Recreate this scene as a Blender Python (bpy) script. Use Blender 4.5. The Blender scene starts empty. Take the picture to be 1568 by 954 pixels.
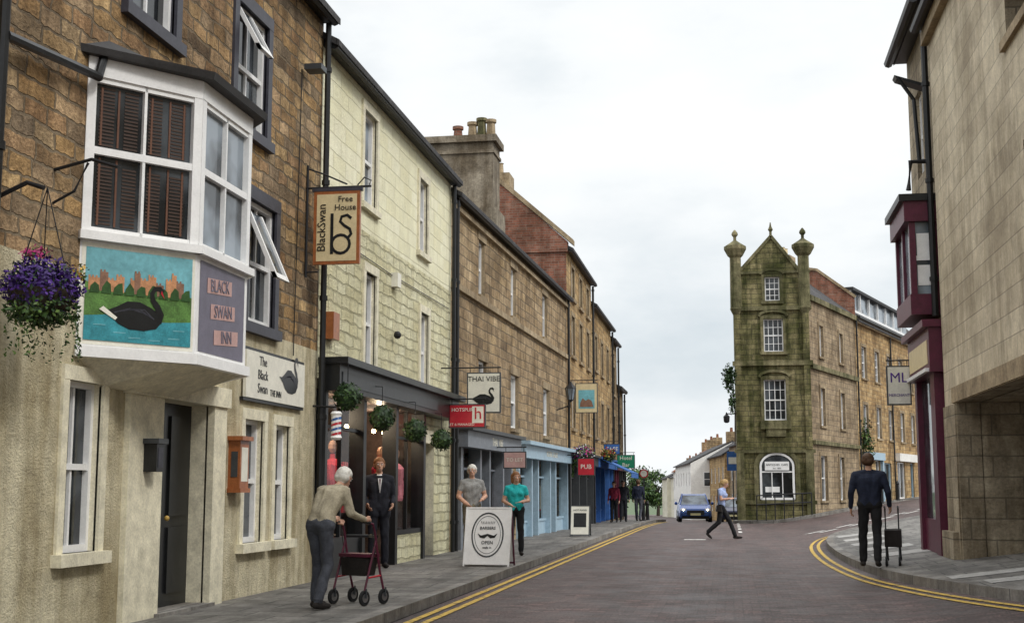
import bpy, math, random
import numpy as np
from mathutils import Vector
random.seed(7)
V=Vector
# ------------------------------------------------------------------ terrain
def rY(Y):
    if Y<45: return 0.0
    if Y<90: return -(Y-45)**2*.00043
    return -.87-.015*(min(Y,260)-90)
def G(X,Y):
    d=X-1.9
    s=.13+.04*min(1,max(0,(Y-20)/40))
    k=.5*(d+math.sqrt(d*d+.2))
    k=18*math.tanh(k/18)
    return rY(Y)+s*k
# ------------------------------------------------------------------ materials
def mk(name,rough=.85,spec=.3):
    m=bpy.data.materials.new(name); m.use_nodes=True
    nt=m.node_tree; b=nt.nodes['Principled BSDF']
    b.inputs['Roughness'].default_value=rough; b.inputs['Specular IOR Level'].default_value=spec
    return m,nt,b
def nd(nt,t,**k):
    n=nt.nodes.new(t)
    for a,v in k.items(): setattr(n,a,v)
    return n
def lk(nt,a,b): nt.links.new(a,b)
def math_(nt,op,a,b=None,c=None):
    n=nd(nt,'ShaderNodeMath',operation=op)
    for i,x in enumerate((a,b,c)):
        if x is None: continue
        if isinstance(x,(int,float)): n.inputs[i].default_value=x
        else: lk(nt,x,n.inputs[i])
    return n.outputs[0]
def mixc(nt,f,a,b,mode='MIX'):
    n=nd(nt,'ShaderNodeMix',data_type='RGBA',blend_type=mode)
    for i,x in ((0,f),(6,a),(7,b)):
        if isinstance(x,(int,float)): n.inputs[i].default_value=x
        elif isinstance(x,tuple): n.inputs[i].default_value=(x[0],x[1],x[2],1)
        else: lk(nt,x,n.inputs[i])
    return n.outputs[2]
def wuv(nt):
    g=nd(nt,'ShaderNodeNewGeometry')
    s=nd(nt,'ShaderNodeSeparateXYZ'); lk(nt,g.outputs['Position'],s.inputs[0])
    n=nd(nt,'ShaderNodeSeparateXYZ'); lk(nt,g.outputs['True Normal'],n.inputs[0])
    ax=math_(nt,'GREATER_THAN',math_(nt,'ABSOLUTE',n.outputs[0]),.6)
    az=math_(nt,'GREATER_THAN',math_(nt,'ABSOLUTE',n.outputs[2]),.75)
    def lerp(f,a,b): return math_(nt,'ADD',math_(nt,'MULTIPLY',f,b),math_(nt,'MULTIPLY',math_(nt,'SUBTRACT',1.0,f),a))
    u=lerp(ax,s.outputs[0],s.outputs[1]); v=lerp(az,s.outputs[2],s.outputs[1])
    c=nd(nt,'ShaderNodeCombineXYZ'); lk(nt,u,c.inputs[0]); lk(nt,v,c.inputs[1]); return c.outputs[0]
def mp(nt,vec,scale=(1,1,1),loc=(0,0,0)):
    n=nd(nt,'ShaderNodeMapping'); lk(nt,vec,n.inputs[0]); n.inputs['Scale'].default_value=scale; n.inputs['Location'].default_value=loc; return n.outputs[0]
def noise(nt,vec,scale,detail=4,rough=.6,out=0):
    n=nd(nt,'ShaderNodeTexNoise'); lk(nt,vec,n.inputs['Vector']); n.inputs['Scale'].default_value=scale
    n.inputs['Detail'].default_value=detail; n.inputs['Roughness'].default_value=rough; return n.outputs[out]
def ramp(nt,fac,stops,interp='LINEAR'):
    n=nd(nt,'ShaderNodeValToRGB'); lk(nt,fac,n.inputs[0]); cr=n.color_ramp; cr.interpolation=interp
    while len(cr.elements)<len(stops): cr.elements.new(.5)
    for e,(p,c) in zip(cr.elements,stops):
        e.position=p
        if isinstance(c,(int,float)): c=(c,c,c)
        e.color=(c[0],c[1],c[2],1)
    return n.outputs[0]
def bump(nt,b,h,st=.5,dist=.02):
    n=nd(nt,'ShaderNodeBump'); n.inputs['Strength'].default_value=st; n.inputs['Distance'].default_value=dist
    lk(nt,h,n.inputs['Height']); lk(nt,n.outputs[0],b.inputs['Normal'])
def distort(nt,vec,amt,scale=1.5):
    nz=noise(nt,vec,scale,2,.6,1)
    s=nd(nt,'ShaderNodeVectorMath',operation='SUBTRACT'); lk(nt,nz,s.inputs[0]); s.inputs[1].default_value=(.5,.5,.5)
    m=nd(nt,'ShaderNodeVectorMath',operation='SCALE'); lk(nt,s.outputs[0],m.inputs[0]); m.inputs['Scale'].default_value=amt
    a=nd(nt,'ShaderNodeVectorMath',operation='ADD'); lk(nt,vec,a.inputs[0]); lk(nt,m.outputs[0],a.inputs[1]); return a.outputs[0]
def stains(nt,vec,col,amt=.5,dark=(.3,.27,.22)):
    a=noise(nt,vec,.55,4,.65); b_=noise(nt,mp(nt,vec,(2.2,.25,1)),1.3,4,.65)
    f=ramp(nt,math_(nt,'MULTIPLY',a,b_),[(.16,1.0),(.32,0.0)])
    f=math_(nt,'MULTIPLY',f,amt)
    c=mixc(nt,f,col,dark,'MULTIPLY')
    sp=ramp(nt,noise(nt,mp(nt,vec,(7,1.0,1)),1.0,5,.7),[(.56,0.0),(.72,1.0)])
    return mixc(nt,math_(nt,'MULTIPLY',sp,amt*.55),c,dark,'MULTIPLY')
def masonry(name,cols,mortar,bw,rh,ms=.012,dist=.03,stain=.5,bst=.6,bd=.02,rough=.9,grain=1.0,contrast=.5,mfac=1.0,dark=(.35,.31,.26),dsc=1.5,sq=1.3):
    m,nt,b=mk(name,rough); uv=wuv(nt); vec=distort(nt,uv,dist,dsc)
    br=nd(nt,'ShaderNodeTexBrick'); lk(nt,vec,br.inputs['Vector'])
    br.inputs['Color1'].default_value=(0,0,0,1); br.inputs['Color2'].default_value=(1,1,1,1); br.inputs['Mortar'].default_value=(.5,.5,.5,1)
    br.inputs['Scale'].default_value=1; br.inputs['Mortar Size'].default_value=ms; br.inputs['Mortar Smooth'].default_value=.4
    br.inputs['Brick Width'].default_value=bw; br.inputs['Row Height'].default_value=rh
    br.squash=sq; br.squash_frequency=3; br.offset=.45
    c=ramp(nt,br.outputs[0],[(i/(len(cols)-1),x) for i,x in enumerate(cols)])
    g1=noise(nt,uv,3.0*grain,5,.7); g2=noise(nt,uv,22*grain,4,.7)
    c=mixc(nt,contrast,c,ramp(nt,g1,[(.3,(.5,.47,.43)),(.62,(1.3,1.27,1.2))]),'MULTIPLY')
    c=mixc(nt,contrast,c,ramp(nt,g2,[(.3,(.6,.6,.6)),(.7,(1.3,1.3,1.3))]),'MULTIPLY')
    c=mixc(nt,math_(nt,'MULTIPLY',br.outputs[1],mfac),c,mortar)
    c=stains(nt,uv,c,stain,dark)
    lk(nt,c,b.inputs['Base Color'])
    h=math_(nt,'ADD',math_(nt,'MULTIPLY',math_(nt,'SUBTRACT',1.0,br.outputs[1]),1.0),math_(nt,'MULTIPLY',math_(nt,'ADD',g2,g1),.55))
    bump(nt,b,h,bst,bd); return m
def plain(name,col,rough=.6,var=.25,metal=0,spec=.4,bst=.1,scale=6):
    m,nt,b=mk(name,rough,spec); b.inputs['Metallic'].default_value=metal
    g=nd(nt,'ShaderNodeNewGeometry').outputs['Position']
    n1=noise(nt,g,scale,4,.65); n2=noise(nt,g,scale*7,3,.6)
    c=mixc(nt,1.0,tuple(col),ramp(nt,n1,[(.3,1-var),(.7,1+var*.6)]),'MULTIPLY')
    c=mixc(nt,.5,c,ramp(nt,n2,[(.35,1-var),(.65,1+var*.6)]),'MULTIPLY')
    lk(nt,c,b.inputs['Base Color'])
    if bst: bump(nt,b,n2,bst,.01)
    return m
def glassm(name,col=(.012,.014,.016),rough=.06,spec=.5):
    m,nt,b=mk(name,rough,spec); g=nd(nt,'ShaderNodeNewGeometry').outputs['Position']
    n=noise(nt,g,1.3,3,.5); c=mixc(nt,ramp(nt,n,[(.42,0.0),(.6,1.0)]),tuple(col),tuple(x*5+.01 for x in col)); lk(nt,c,b.inputs['Base Color'])
    bump(nt,b,noise(nt,g,2.5,2,.5),.06,.02); return m
def clearglass(name):
    m=bpy.data.materials.new(name); m.use_nodes=True; nt=m.node_tree; nt.nodes.clear()
    o=nd(nt,'ShaderNodeOutputMaterial'); t=nd(nt,'ShaderNodeBsdfTransparent'); g=nd(nt,'ShaderNodeBsdfGlossy'); g.inputs['Roughness'].default_value=.03
    t.inputs[0].default_value=(.88,.9,.9,1)
    fr=nd(nt,'ShaderNodeLayerWeight'); fr.inputs[0].default_value=.2; mx=nd(nt,'ShaderNodeMixShader')
    f=math_(nt,'ADD',math_(nt,'MULTIPLY',fr.outputs['Facing'],.16),.04)
    lk(nt,f,mx.inputs[0]); lk(nt,t.outputs[0],mx.inputs[1]); lk(nt,g.outputs[0],mx.inputs[2]); lk(nt,mx.outputs[0],o.inputs[0]); return m
M={}
M['rubble']=masonry('rubble_sandstone',[(.13,.09,.055),(.46,.30,.14),(.24,.155,.085),(.56,.40,.21),(.34,.21,.11),(.50,.36,.22),(.19,.145,.10),(.60,.44,.25)],(.22,.17,.11),.36,.175,.017,.10,.8,1.0,.05,contrast=1.0,dsc=4.5,sq=1.7)
M['ashlar']=masonry('coursed_sandstone',[(.22,.16,.10),(.41,.31,.19),(.30,.22,.135),(.50,.385,.245),(.36,.26,.155),(.44,.325,.185)],(.20,.16,.11),.50,.235,.014,.08,.8,.8,.03,contrast=.9,dsc=2)
M['ashlar_gold']=masonry('golden_sandstone',[(.32,.205,.095),(.53,.37,.18),(.41,.27,.125),(.58,.43,.23),(.46,.31,.15)],(.25,.19,.12),.45,.22,.014,.06,.75,.6,.025,contrast=.85)
M['stone_trim']=masonry('dressed_sandstone',[(.33,.26,.17),(.42,.34,.23)],(.25,.2,.14),5,5,.001,.03,.7,.3,.01,contrast=.7)
M['cream']=masonry('cream_painted_stone',[(.86,.84,.61),(.89,.87,.67),(.87,.85,.63),(.84,.81,.57)],(.70,.66,.46),.62,.27,.012,.07,.3,.9,.035,contrast=.16,mfac=.55,dark=(.68,.64,.52))
M['cream_rock']=masonry('cream_painted_rock_face',[(.83,.80,.55),(.88,.86,.63),(.78,.74,.49),(.86,.83,.59)],(.56,.52,.34),.44,.19,.016,.11,.4,1.3,.07,contrast=.35,mfac=.6,dark=(.58,.54,.40),dsc=3,sq=1.5)
M['render']=masonry('cream_roughcast',[(.68,.625,.455),(.71,.66,.48)],(.68,.63,.45),9,9,.001,.1,.95,1.0,.045,contrast=.42,grain=1.9,dark=(.50,.45,.36))
M['creamtrim']=plain('cream_paint',(.76,.71,.54),.7,.25,bst=.3)
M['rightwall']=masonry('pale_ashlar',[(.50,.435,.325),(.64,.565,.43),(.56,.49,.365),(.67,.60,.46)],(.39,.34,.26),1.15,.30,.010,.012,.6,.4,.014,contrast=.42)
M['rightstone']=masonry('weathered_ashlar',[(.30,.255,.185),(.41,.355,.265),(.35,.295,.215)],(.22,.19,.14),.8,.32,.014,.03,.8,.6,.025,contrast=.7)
M['tower']=masonry('mossy_tower_stone',[(.15,.14,.065),(.25,.225,.115),(.19,.175,.085),(.30,.26,.145)],(.11,.10,.06),.55,.24,.016,.07,1.0,.7,.03,contrast=1.0,dark=(.22,.27,.15))
M['towertrim']=masonry('tower_dressings',[(.17,.16,.09),(.27,.24,.145)],(.1,.09,.05),3,3,.002,.03,1.0,.4,.02,contrast=1.0,dark=(.26,.30,.19))
M['towerside']=masonry('tower_side_stone',[(.30,.24,.16),(.42,.33,.22),(.35,.275,.185)],(.2,.16,.12),.55,.25,.014,.05,.8,.6,.025,contrast=.8)
M['brick']=masonry('red_brick',[(.20,.085,.055),(.34,.14,.09),(.27,.11,.075),(.32,.18,.13)],(.26,.2,.16),.24,.085,.01,.01,.8,.5,.01,contrast=.7)
M['chimney']=masonry('grey_cement_render',[(.28,.25,.20),(.34,.30,.24)],(.25,.22,.18),6,6,.002,.05,1,.6,.02,contrast=.8)
M['slate']=masonry('slate_roof',[(.05,.052,.058),(.085,.085,.09),(.065,.065,.07)],(.03,.03,.03),.3,.22,.01,.01,.4,.5,.015,contrast=.5)
M['redtile']=masonry('clay_tile_roof',[(.26,.11,.06),(.35,.15,.09)],(.12,.05,.03),.25,.2,.012,.02,.6,.6,.02,contrast=.5)
M['white']=plain('white_gloss_paint',(.84,.84,.83),.35,.08,bst=.03)
M['whitewall']=plain('white_render',(.78,.77,.73),.85,.15,bst=.2,scale=1.5)
M['creamwall']=plain('cream_render',(.70,.67,.54),.85,.15,bst=.2,scale=1.5)
M['charcoal']=plain('charcoal_paint',(.05,.05,.065),.5,.3)
M['black']=plain('black_paint',(.012,.013,.014),.38,.35,bst=.05)
M['iron']=plain('black_iron',(.02,.02,.022),.5,.3,metal=.3)
M['roofedge']=plain('lead_flashing',(.03,.028,.028),.6,.3)
M['grey']=plain('grey_blue_paint',(.20,.22,.25),.45,.2)
M['darkgrey']=plain('dark_grey_paint',(.05,.055,.06),.45,.2)
M['ltblue']=plain('duck_egg_paint',(.36,.50,.60),.45,.15)
M['blue']=plain('blue_canvas',(.04,.13,.38),.8,.2)
M['maroon']=plain('maroon_paint',(.10,.014,.036),.4,.25)
M['red']=plain('red_paint',(.50,.02,.035),.4,.15)
M['orange']=plain('varnished_wood',(.36,.12,.04),.35,.3,scale=9)
M['signcream']=plain('sign_cream',(.70,.58,.34),.5,.12)
M['signback']=plain('sign_offwhite',(.78,.76,.66),.5,.12)
M['gold']=plain('gold_paint',(.55,.36,.09),.4,.2)
M['pink']=plain('dusty_pink_paint',(.55,.34,.31),.5,.15)
M['slatepaint']=plain('slate_panel_paint',(.16,.15,.20),.5,.15)
M['green']=plain('sign_green',(.01,.20,.10),.4,.1)
M['glass']=glassm('window_glass'); M['glassblue']=glassm('sky_glass',(.05,.06,.07),.1)
M['clear']=clearglass('shop_glass')
M['blind']=plain('brown_blind',(.05,.027,.018),.6,.2); M['blindedge']=plain('brown_blind_edge',(.13,.055,.03),.6,.2)
M['curtain']=plain('net_curtain',(.42,.42,.40),.9,.25,scale=12)
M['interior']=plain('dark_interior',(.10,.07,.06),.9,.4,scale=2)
M['paintsky']=plain('mural_sky',(.18,.46,.52),.5,.25,scale=3); M['paintwater']=plain('mural_water',(.05,.30,.36),.4,.35,scale=9)
M['paintgrass']=plain('mural_grass',(.10,.22,.05),.5,.5,scale=9); M['paintcastle']=plain('mural_castle',(.56,.27,.13),.5,.35,scale=12)
M['paintcastle2']=plain('mural_castle_shade',(.26,.14,.09),.5,.35,scale=12); M['painttree']=plain('mural_trees',(.03,.09,.02),.5,.4,scale=12)
bm_=bpy.data.materials.new('lit_bulb'); bm_.use_nodes=True; bb=bm_.node_tree.nodes['Principled BSDF']; bb.inputs['Emission Color'].default_value=(1,.75,.35,1); bb.inputs['Emission Strength'].default_value=30; M['bulb']=bm_
M['leaf']=plain('leaf_green',(.045,.10,.02),.6,.5,scale=20,bst=0); M['leafdark']=plain('leaf_dark',(.018,.045,.012),.6,.5,scale=20,bst=0)
M['leaflight']=plain('leaf_light',(.10,.17,.035),.6,.4,scale=20,bst=0)
M['purple']=plain('purple_petals',(.085,.025,.26),.6,.4,scale=20,bst=0); M['violet']=plain('violet_petals',(.04,.015,.13),.6,.4,scale=20,bst=0); M['pinkpetal']=plain('pink_petals',(.55,.06,.24),.6,.3,scale=20,bst=0)
M['yellowpetal']=plain('yellow_petals',(.6,.35,.05),.6,.3,bst=0)
M['bark']=plain('bark',(.06,.045,.03),.9,.4)
M['tyre']=plain('rubber',(.015,.015,.016),.8,.2); M['chrome']=plain('brushed_metal',(.45,.45,.46),.3,.1,metal=.9)
def cloth(n,c): M[n]=plain(n,c,.9,.3,scale=8,bst=.35)
for n,c in dict(beige_knit=(.38,.335,.24),grey_trousers=(.06,.065,.08),dark_suit=(.012,.013,.02),navy_coat=(.016,.022,.045),black_trousers=(.012,.012,.014),grey_tee=(.26,.26,.25),teal_top=(.02,.42,.42),
    blue_blouse=(.34,.42,.66),red_cloth=(.62,.04,.06),burgundy=(.28,.03,.06),leather=(.02,.016,.014),light_collar=(.35,.5,.65),khaki=(.16,.14,.10),pink_cloth=(.62,.2,.25)).items(): cloth(n,c)
for n,c in dict(skin=(.56,.32,.22),white_hair=(.66,.64,.58),blonde_hair=(.46,.30,.12),brown_hair=(.09,.045,.022),auburn_hair=(.22,.09,.03),dark_hair=(.03,.022,.016)).items(): M[n]=plain(n,c,.6,.25,scale=25,bst=.25)
def asphalt():
    m,nt,b=mk('road_asphalt',.62,.4); g=nd(nt,'ShaderNodeNewGeometry').outputs['Position']
    br=nd(nt,'ShaderNodeTexBrick'); lk(nt,distort(nt,g,.03,6),br.inputs['Vector']); br.inputs['Scale'].default_value=1
    br.inputs['Brick Width'].default_value=.21; br.inputs['Row Height'].default_value=.105; br.inputs['Mortar Size'].default_value=.008
    br.inputs['Color1'].default_value=(0,0,0,1); br.inputs['Color2'].default_value=(1,1,1,1); br.inputs['Mortar'].default_value=(0,0,0,1)
    c=ramp(nt,br.outputs[0],[(0,(.038,.024,.022)),(.35,(.085,.052,.047)),(.7,(.062,.046,.043)),(1,(.135,.083,.074))])
    n1=noise(nt,g,1.1,6,.7); n2=noise(nt,g,38,3,.7); n3=noise(nt,mp(nt,g,(1.2,.12,1)),1.0,4,.6)
    c=mixc(nt,.95,c,ramp(nt,n2,[(.34,.25),(.5,1.0),(.66,2.4)]),'MULTIPLY')
    c=mixc(nt,.75,c,ramp(nt,n1,[(.3,.5),(.7,1.5)]),'MULTIPLY'); c=mixc(nt,.7,c,ramp(nt,n3,[(.35,.6),(.65,1.35)]),'MULTIPLY')
    ln=nd(nt,'ShaderNodeVectorMath',operation='LENGTH'); lk(nt,g,ln.inputs[0])
    c=mixc(nt,math_(nt,'GREATER_THAN',ln.outputs['Value'],260.0),c,(.06,.10,.03))
    lk(nt,c,b.inputs['Base Color'])
    lk(nt,ramp(nt,n1,[(.3,.45),(.7,.75)]),b.inputs['Roughness'])
    bump(nt,b,math_(nt,'ADD',n2,math_(nt,'MULTIPLY',math_(nt,'SUBTRACT',1.0,br.outputs[1]),.6)),.8,.015); return m
M['asphalt']=asphalt()
M['paving']=masonry('paving_flags',[(.135,.13,.127),(.23,.225,.215),(.175,.17,.166),(.205,.20,.19)],(.055,.055,.053),.62,.45,.012,.006,.8,.4,.01,rough=.7,contrast=.8,dark=(.42,.42,.42))
M['palepaving']=plain('pale_paving',(.40,.39,.37),.75,.35,bst=.2)
M['kerb']=masonry('kerb_stone',[(.20,.195,.19),(.29,.28,.265)],(.07,.07,.07),.9,.9,.012,.01,.6,.3,.01,contrast=.6)
def worn(name,col):
    m,nt,b=mk(name,.7,.3); g=nd(nt,'ShaderNodeNewGeometry').outputs['Position']
    f=ramp(nt,math_(nt,'ADD',noise(nt,g,9,5,.7),math_(nt,'MULTIPLY',noise(nt,g,60,3,.6),.35)),[(.54,0.0),(.68,1.0)])
    c=mixc(nt,f,(.12,.085,.06),tuple(col)); lk(nt,c,b.inputs['Base Color']); return m
M['yellow']=worn('yellow_road_paint',(.60,.40,.07)); M['whitepaint']=worn('white_road_paint',(.70,.69,.66))
# ------------------------------------------------------------------ builders (objects are created at the end)
QUEUE=[]
class Fr:
    def __init__(s,O,U):
        s.O=V((O[0],O[1],O[2] if len(O)>2 else 0)); s.U=V((U[0],U[1],0)).normalized(); s.N=V((s.U.y,-s.U.x,0))
    def P(s,u,d,z): return s.O+s.U*u+s.N*d+V((0,0,z))
def mesh_obj(p,v,fc,mi,ms,smooth=False,parent=None):
    me=bpy.data.meshes.new(p); me.from_pydata(v,[],fc)
    for m in ms: me.materials.append(M[m])
    if mi is not None: me.polygons.foreach_set('material_index',mi)
    if smooth: me.polygons.foreach_set('use_smooth',[True]*len(fc))
    me.update(); o=bpy.data.objects.new(p,me); bpy.context.collection.objects.link(o); o.parent=parent; return o
class Bld:
    def __init__(s,name): s.name=name; s.p={}; s.extra=[]; s.objs=[]
    def part(s,p): return s.p.setdefault(p,[[],[],[],[]])
    def face(s,p,mat,pts):
        q=s.part(p); n=len(q[0]); q[0]+= [tuple(x) for x in pts]; q[1].append(tuple(range(n,n+len(pts))))
        if mat not in q[3]: q[3].append(mat)
        q[2].append(q[3].index(mat))
    def hexa(s,p,mat,a,b):
        s.face(p,mat,a[::-1]); s.face(p,mat,b)
        for i in range(len(a)):
            j=(i+1)%len(a); s.face(p,mat,[a[i],a[j],b[j],b[i]])
    def box(s,p,mat,f,u0,u1,d0,d1,z0,z1):
        a=[f.P(u0,d0,z0),f.P(u1,d0,z0),f.P(u1,d1,z0),f.P(u0,d1,z0)]
        b=[f.P(u0,d0,z1),f.P(u1,d0,z1),f.P(u1,d1,z1),f.P(u0,d1,z1)]
        s.hexa(p,mat,a,b)
    def poly(s,p,mat,f,pts,d,th=0):
        a=[f.P(u,d,z) for u,z in pts]
        if th: s.hexa(p,mat,[f.P(u,d-th,z) for u,z in pts],a)
        else: s.face(p,mat,a)
    def ribbon(s,p,mat,f,pts,w,d,th=0):
        n=len(pts); L=[];R=[]
        for i,(x,y) in enumerate(pts):
            a=pts[max(0,i-1)]; b=pts[min(n-1,i+1)]; dx,dy=b[0]-a[0],b[1]-a[1]; l=math.hypot(dx,dy) or 1
            ww=w[i] if isinstance(w,(list,tuple)) else w
            L.append((x-dy/l*ww/2,y+dx/l*ww/2)); R.append((x+dy/l*ww/2,y-dx/l*ww/2))
        for i in range(n-1): s.poly(p,mat,f,[R[i],R[i+1],L[i+1],L[i]],d,th)
    def tube(s,p,mat,pts,r,seg=8,cap=True):
        pts=[V(x) for x in pts]; rings=[]
        for i,x in enumerate(pts):
            a=pts[max(0,i-1)]; b=pts[min(len(pts)-1,i+1)]; t=(b-a).normalized()
            up=V((0,0,1)) if abs(t.z)<.9 else V((1,0,0)); s1=t.cross(up).normalized(); s2=t.cross(s1)
            rr=r[i] if isinstance(r,(list,tuple)) else r
            rings.append([x+s1*math.cos(k*2*math.pi/seg)*rr+s2*math.sin(k*2*math.pi/seg)*rr for k in range(seg)])
        for i in range(len(rings)-1):
            for k in range(seg):
                j=(k+1)%seg; s.face(p,mat,[rings[i][k],rings[i][j],rings[i+1][j],rings[i+1][k]])
        if cap: s.face(p,mat,rings[0][::-1]); s.face(p,mat,rings[-1])
    def lathe(s,p,mat,c,prof,seg=12):
        c=V(c); s.tube2(p,mat,[(c+V((0,0,z)),r) for r,z in prof],seg)
    def tube2(s,p,mat,cr,seg):
        rings=[[c+V((math.cos(k*2*math.pi/seg)*r,math.sin(k*2*math.pi/seg)*r,0)) for k in range(seg)] for c,r in cr]
        for i in range(len(rings)-1):
            for k in range(seg):
                j=(k+1)%seg; s.face(p,mat,[rings[i][k],rings[i][j],rings[i+1][j],rings[i+1][k]])
        s.face(p,mat,rings[0][::-1]); s.face(p,mat,rings[-1])
    def ball(s,p,mat,c,r,seg=10,sc=(1,1,1)):
        c=V(c); n=seg//2
        R=[[c+V((math.cos(k*2*math.pi/seg)*math.sin(t)*r*sc[0],math.sin(k*2*math.pi/seg)*math.sin(t)*r*sc[1],math.cos(t)*r*sc[2])) for k in range(seg)] for t in [max(.01,min(3.13,i*math.pi/n)) for i in range(n+1)]]
        for i in range(n):
            for k in range(seg):
                j=(k+1)%seg; s.face(p,mat,[R[i][k],R[i+1][k],R[i+1][j],R[i][j]])
    def wheel(s,p,c,ax,r,w,mat='tyre',hub='chrome',seg=16):
        c=V(c); ax=V(ax).normalized(); s.tube(p,mat,[c-ax*w/2,c-ax*w*.35,c+ax*w*.35,c+ax*w/2],[r*.93,r,r,r*.93],seg); s.tube(p,hub,[c-ax*w*.56,c+ax*w*.56],r*.55,seg)
    def leaves(s,p,mats,c,rad,n,size,shell=.5):
        c=V(c)
        for _ in range(n):
            d=V((random.gauss(0,1),random.gauss(0,1),random.gauss(0,1))).normalized()
            k=(shell+(1-shell)*random.random()); pos=c+V((d.x*rad[0]*k,d.y*rad[1]*k,d.z*rad[2]*k))
            a=V((random.gauss(0,1),random.gauss(0,1),random.gauss(0,1))).normalized(); b=a.cross(d+V((.1,.2,.3))).normalized()
            z=size*random.uniform(.6,1.3)
            s.face(p,random.choice(mats),[pos-a*z,pos-b*z*.5,pos+a*z,pos+b*z*.5])
    def text(s,p,mat,txt,size,f,u,d,z,sx=1.0,rot=0,ext=.003):
        cu=bpy.data.curves.new('t','FONT'); cu.body=txt; cu.size=size; cu.align_x='CENTER'; cu.align_y='CENTER'; cu.extrude=ext; cu.resolution_u=2
        o=bpy.data.objects.new('t',cu); bpy.context.collection.objects.link(o); dg=bpy.context.evaluated_depsgraph_get()
        me=bpy.data.meshes.new_from_object(o.evaluated_get(dg)); c,sn=math.cos(rot),math.sin(rot)
        vs=[]
        for v in me.vertices:
            x,y=v.co.x*sx,v.co.y; x,y=x*c-y*sn,x*sn+y*c; vs.append(f.P(u+x,d+v.co.z,z+y))
        for pl in me.polygons: s.face(p,mat,[vs[i] for i in pl.vertices])
        bpy.data.objects.remove(o); bpy.data.curves.remove(cu); bpy.data.meshes.remove(me)
    def wall(s,p,mat,f,u0,u1,z0,z1,ops=(),rec=.16,rmat=None,d=0):
        us=sorted({u0,u1,*[x for o in ops for x in (o[0],o[1])]}); zs=sorted({z0,z1,*[x for o in ops for x in (o[2],o[3])]})
        us=[x for x in us if u0<=x<=u1]; zs=[x for x in zs if z0<=x<=z1]
        for i in range(len(us)-1):
            for j in range(len(zs)-1):
                cu=(us[i]+us[i+1])/2; cz=(zs[j]+zs[j+1])/2
                if any(o[0]<cu<o[1] and o[2]<cz<o[3] for o in ops): continue
                s.face(p,mat,[f.P(us[i],d,zs[j]),f.P(us[i+1],d,zs[j]),f.P(us[i+1],d,zs[j+1]),f.P(us[i],d,zs[j+1])])
        r=rmat or mat
        for a,b,c,e in [o[:4] for o in ops]:
            a=max(a,u0);b=min(b,u1);c=max(c,z0);e=min(e,z1)
            for q in ([(a,c),(b,c)],[(b,c),(b,e)],[(b,e),(a,e)],[(a,e),(a,c)]):
                s.face(p,r,[f.P(q[0][0],d,q[0][1]),f.P(q[1][0],d,q[1][1]),f.P(q[1][0],d-rec,q[1][1]),f.P(q[0][0],d-rec,q[0][1])])
    def sash(s,f,u0,u1,z0,z1,rec=.14,cols=1,rows=1,mat='white',gl='glass',fw=.06,d=0,curtain=False,split=.5,p='window'):
        D=d-rec
        s.face(p+'_glass',gl,[f.P(u0,D,z0),f.P(u1,D,z0),f.P(u1,D,z1),f.P(u0,D,z1)])
        s.box(p+'_frame',mat,f,u0,u0+fw,D,D+.06,z0,z1); s.box(p+'_frame',mat,f,u1-fw,u1,D,D+.06,z0,z1)
        s.box(p+'_frame',mat,f,u0+fw,u1-fw,D,D+.058,z1-fw,z1); s.box(p+'_frame',mat,f,u0+fw,u1-fw,D,D+.058,z0,z0+fw*1.3)
        zm=z0+(z1-z0)*split
        if split: s.box(p+'_frame',mat,f,u0+fw,u1-fw,D,D+.05,zm-.028,zm+.028)
        for c in range(1,cols):
            x=u0+(u1-u0)*c/cols; s.box(p+'_frame',mat,f,x-.016,x+.016,D,D+.03,z0+fw,z1-fw)
        if rows>1:
            for a,b in ((z0,zm),(zm,z1)):
                for r in range(1,rows):
                    z=a+(b-a)*r/rows; s.box(p+'_frame',mat,f,u0+fw,u1-fw,D,D+.027,z-.014,z+.014)
        if curtain:
            s.face(p+'_curtain','curtain',[f.P(u0+fw,D+.004,zm),f.P(u1-fw,D+.004,zm),f.P(u1-fw,D+.004,z1-fw),f.P(u0+fw,D+.004,z1-fw)])
    def surround(s,f,u0,u1,z0,z1,mat,w=.13,t=.03,sill=.1,sp=.09,d=0,p='surround'):
        s.box(p,mat,f,u0-w,u0,d-.02,d+t,z0,z1); s.box(p,mat,f,u1,u1+w,d-.02,d+t,z0,z1)
        s.box(p,mat,f,u0-w,u1+w,d-.02,d+t+.004,z1,z1+w*1.2)
        if sill: s.box(p,mat,f,u0-w-.04,u1+w+.04,d-.1,d+sp,z0-sill,z0)
    def shell(s,f,u0,u1,z0,z1,depth,mat,roof='slate',rh=2.4,endmat=None,over=.25):
        e=endmat or mat
        for u in (u0,u1):
            s.face('end_wall',e,[f.P(u,0,z0),f.P(u,-depth,z0),f.P(u,-depth,z1),f.P(u,-depth/2,z1+rh),f.P(u,0,z1)])
        s.face('back_wall',e,[f.P(u0,-depth,z0),f.P(u1,-depth,z0),f.P(u1,-depth,z1),f.P(u0,-depth,z1)])
        k=rh/(depth/2)
        for sd in (0,1):
            da=over if sd==0 else -depth-over
            s.hexa('roof',roof,[f.P(u0-.03,da,z1-k*over+.05),f.P(u1+.03,da,z1-k*over+.05),f.P(u1+.03,-depth/2,z1+rh+.05),f.P(u0-.03,-depth/2,z1+rh+.05)],
               [f.P(u0-.03,da,z1-k*over+.15),f.P(u1+.03,da,z1-k*over+.15),f.P(u1+.03,-depth/2,z1+rh+.15),f.P(u0-.03,-depth/2,z1+rh+.15)])
    def gutter(s,f,u0,u1,z,d=.12,r=.07):
        s.tube('gutter','black',[f.P(u0,d+.05,z),f.P(u1,d+.05,z)],r,8); s.box('eaves_board','black',f,u0,u1,0.0,d,z-.02,z+.1)
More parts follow.
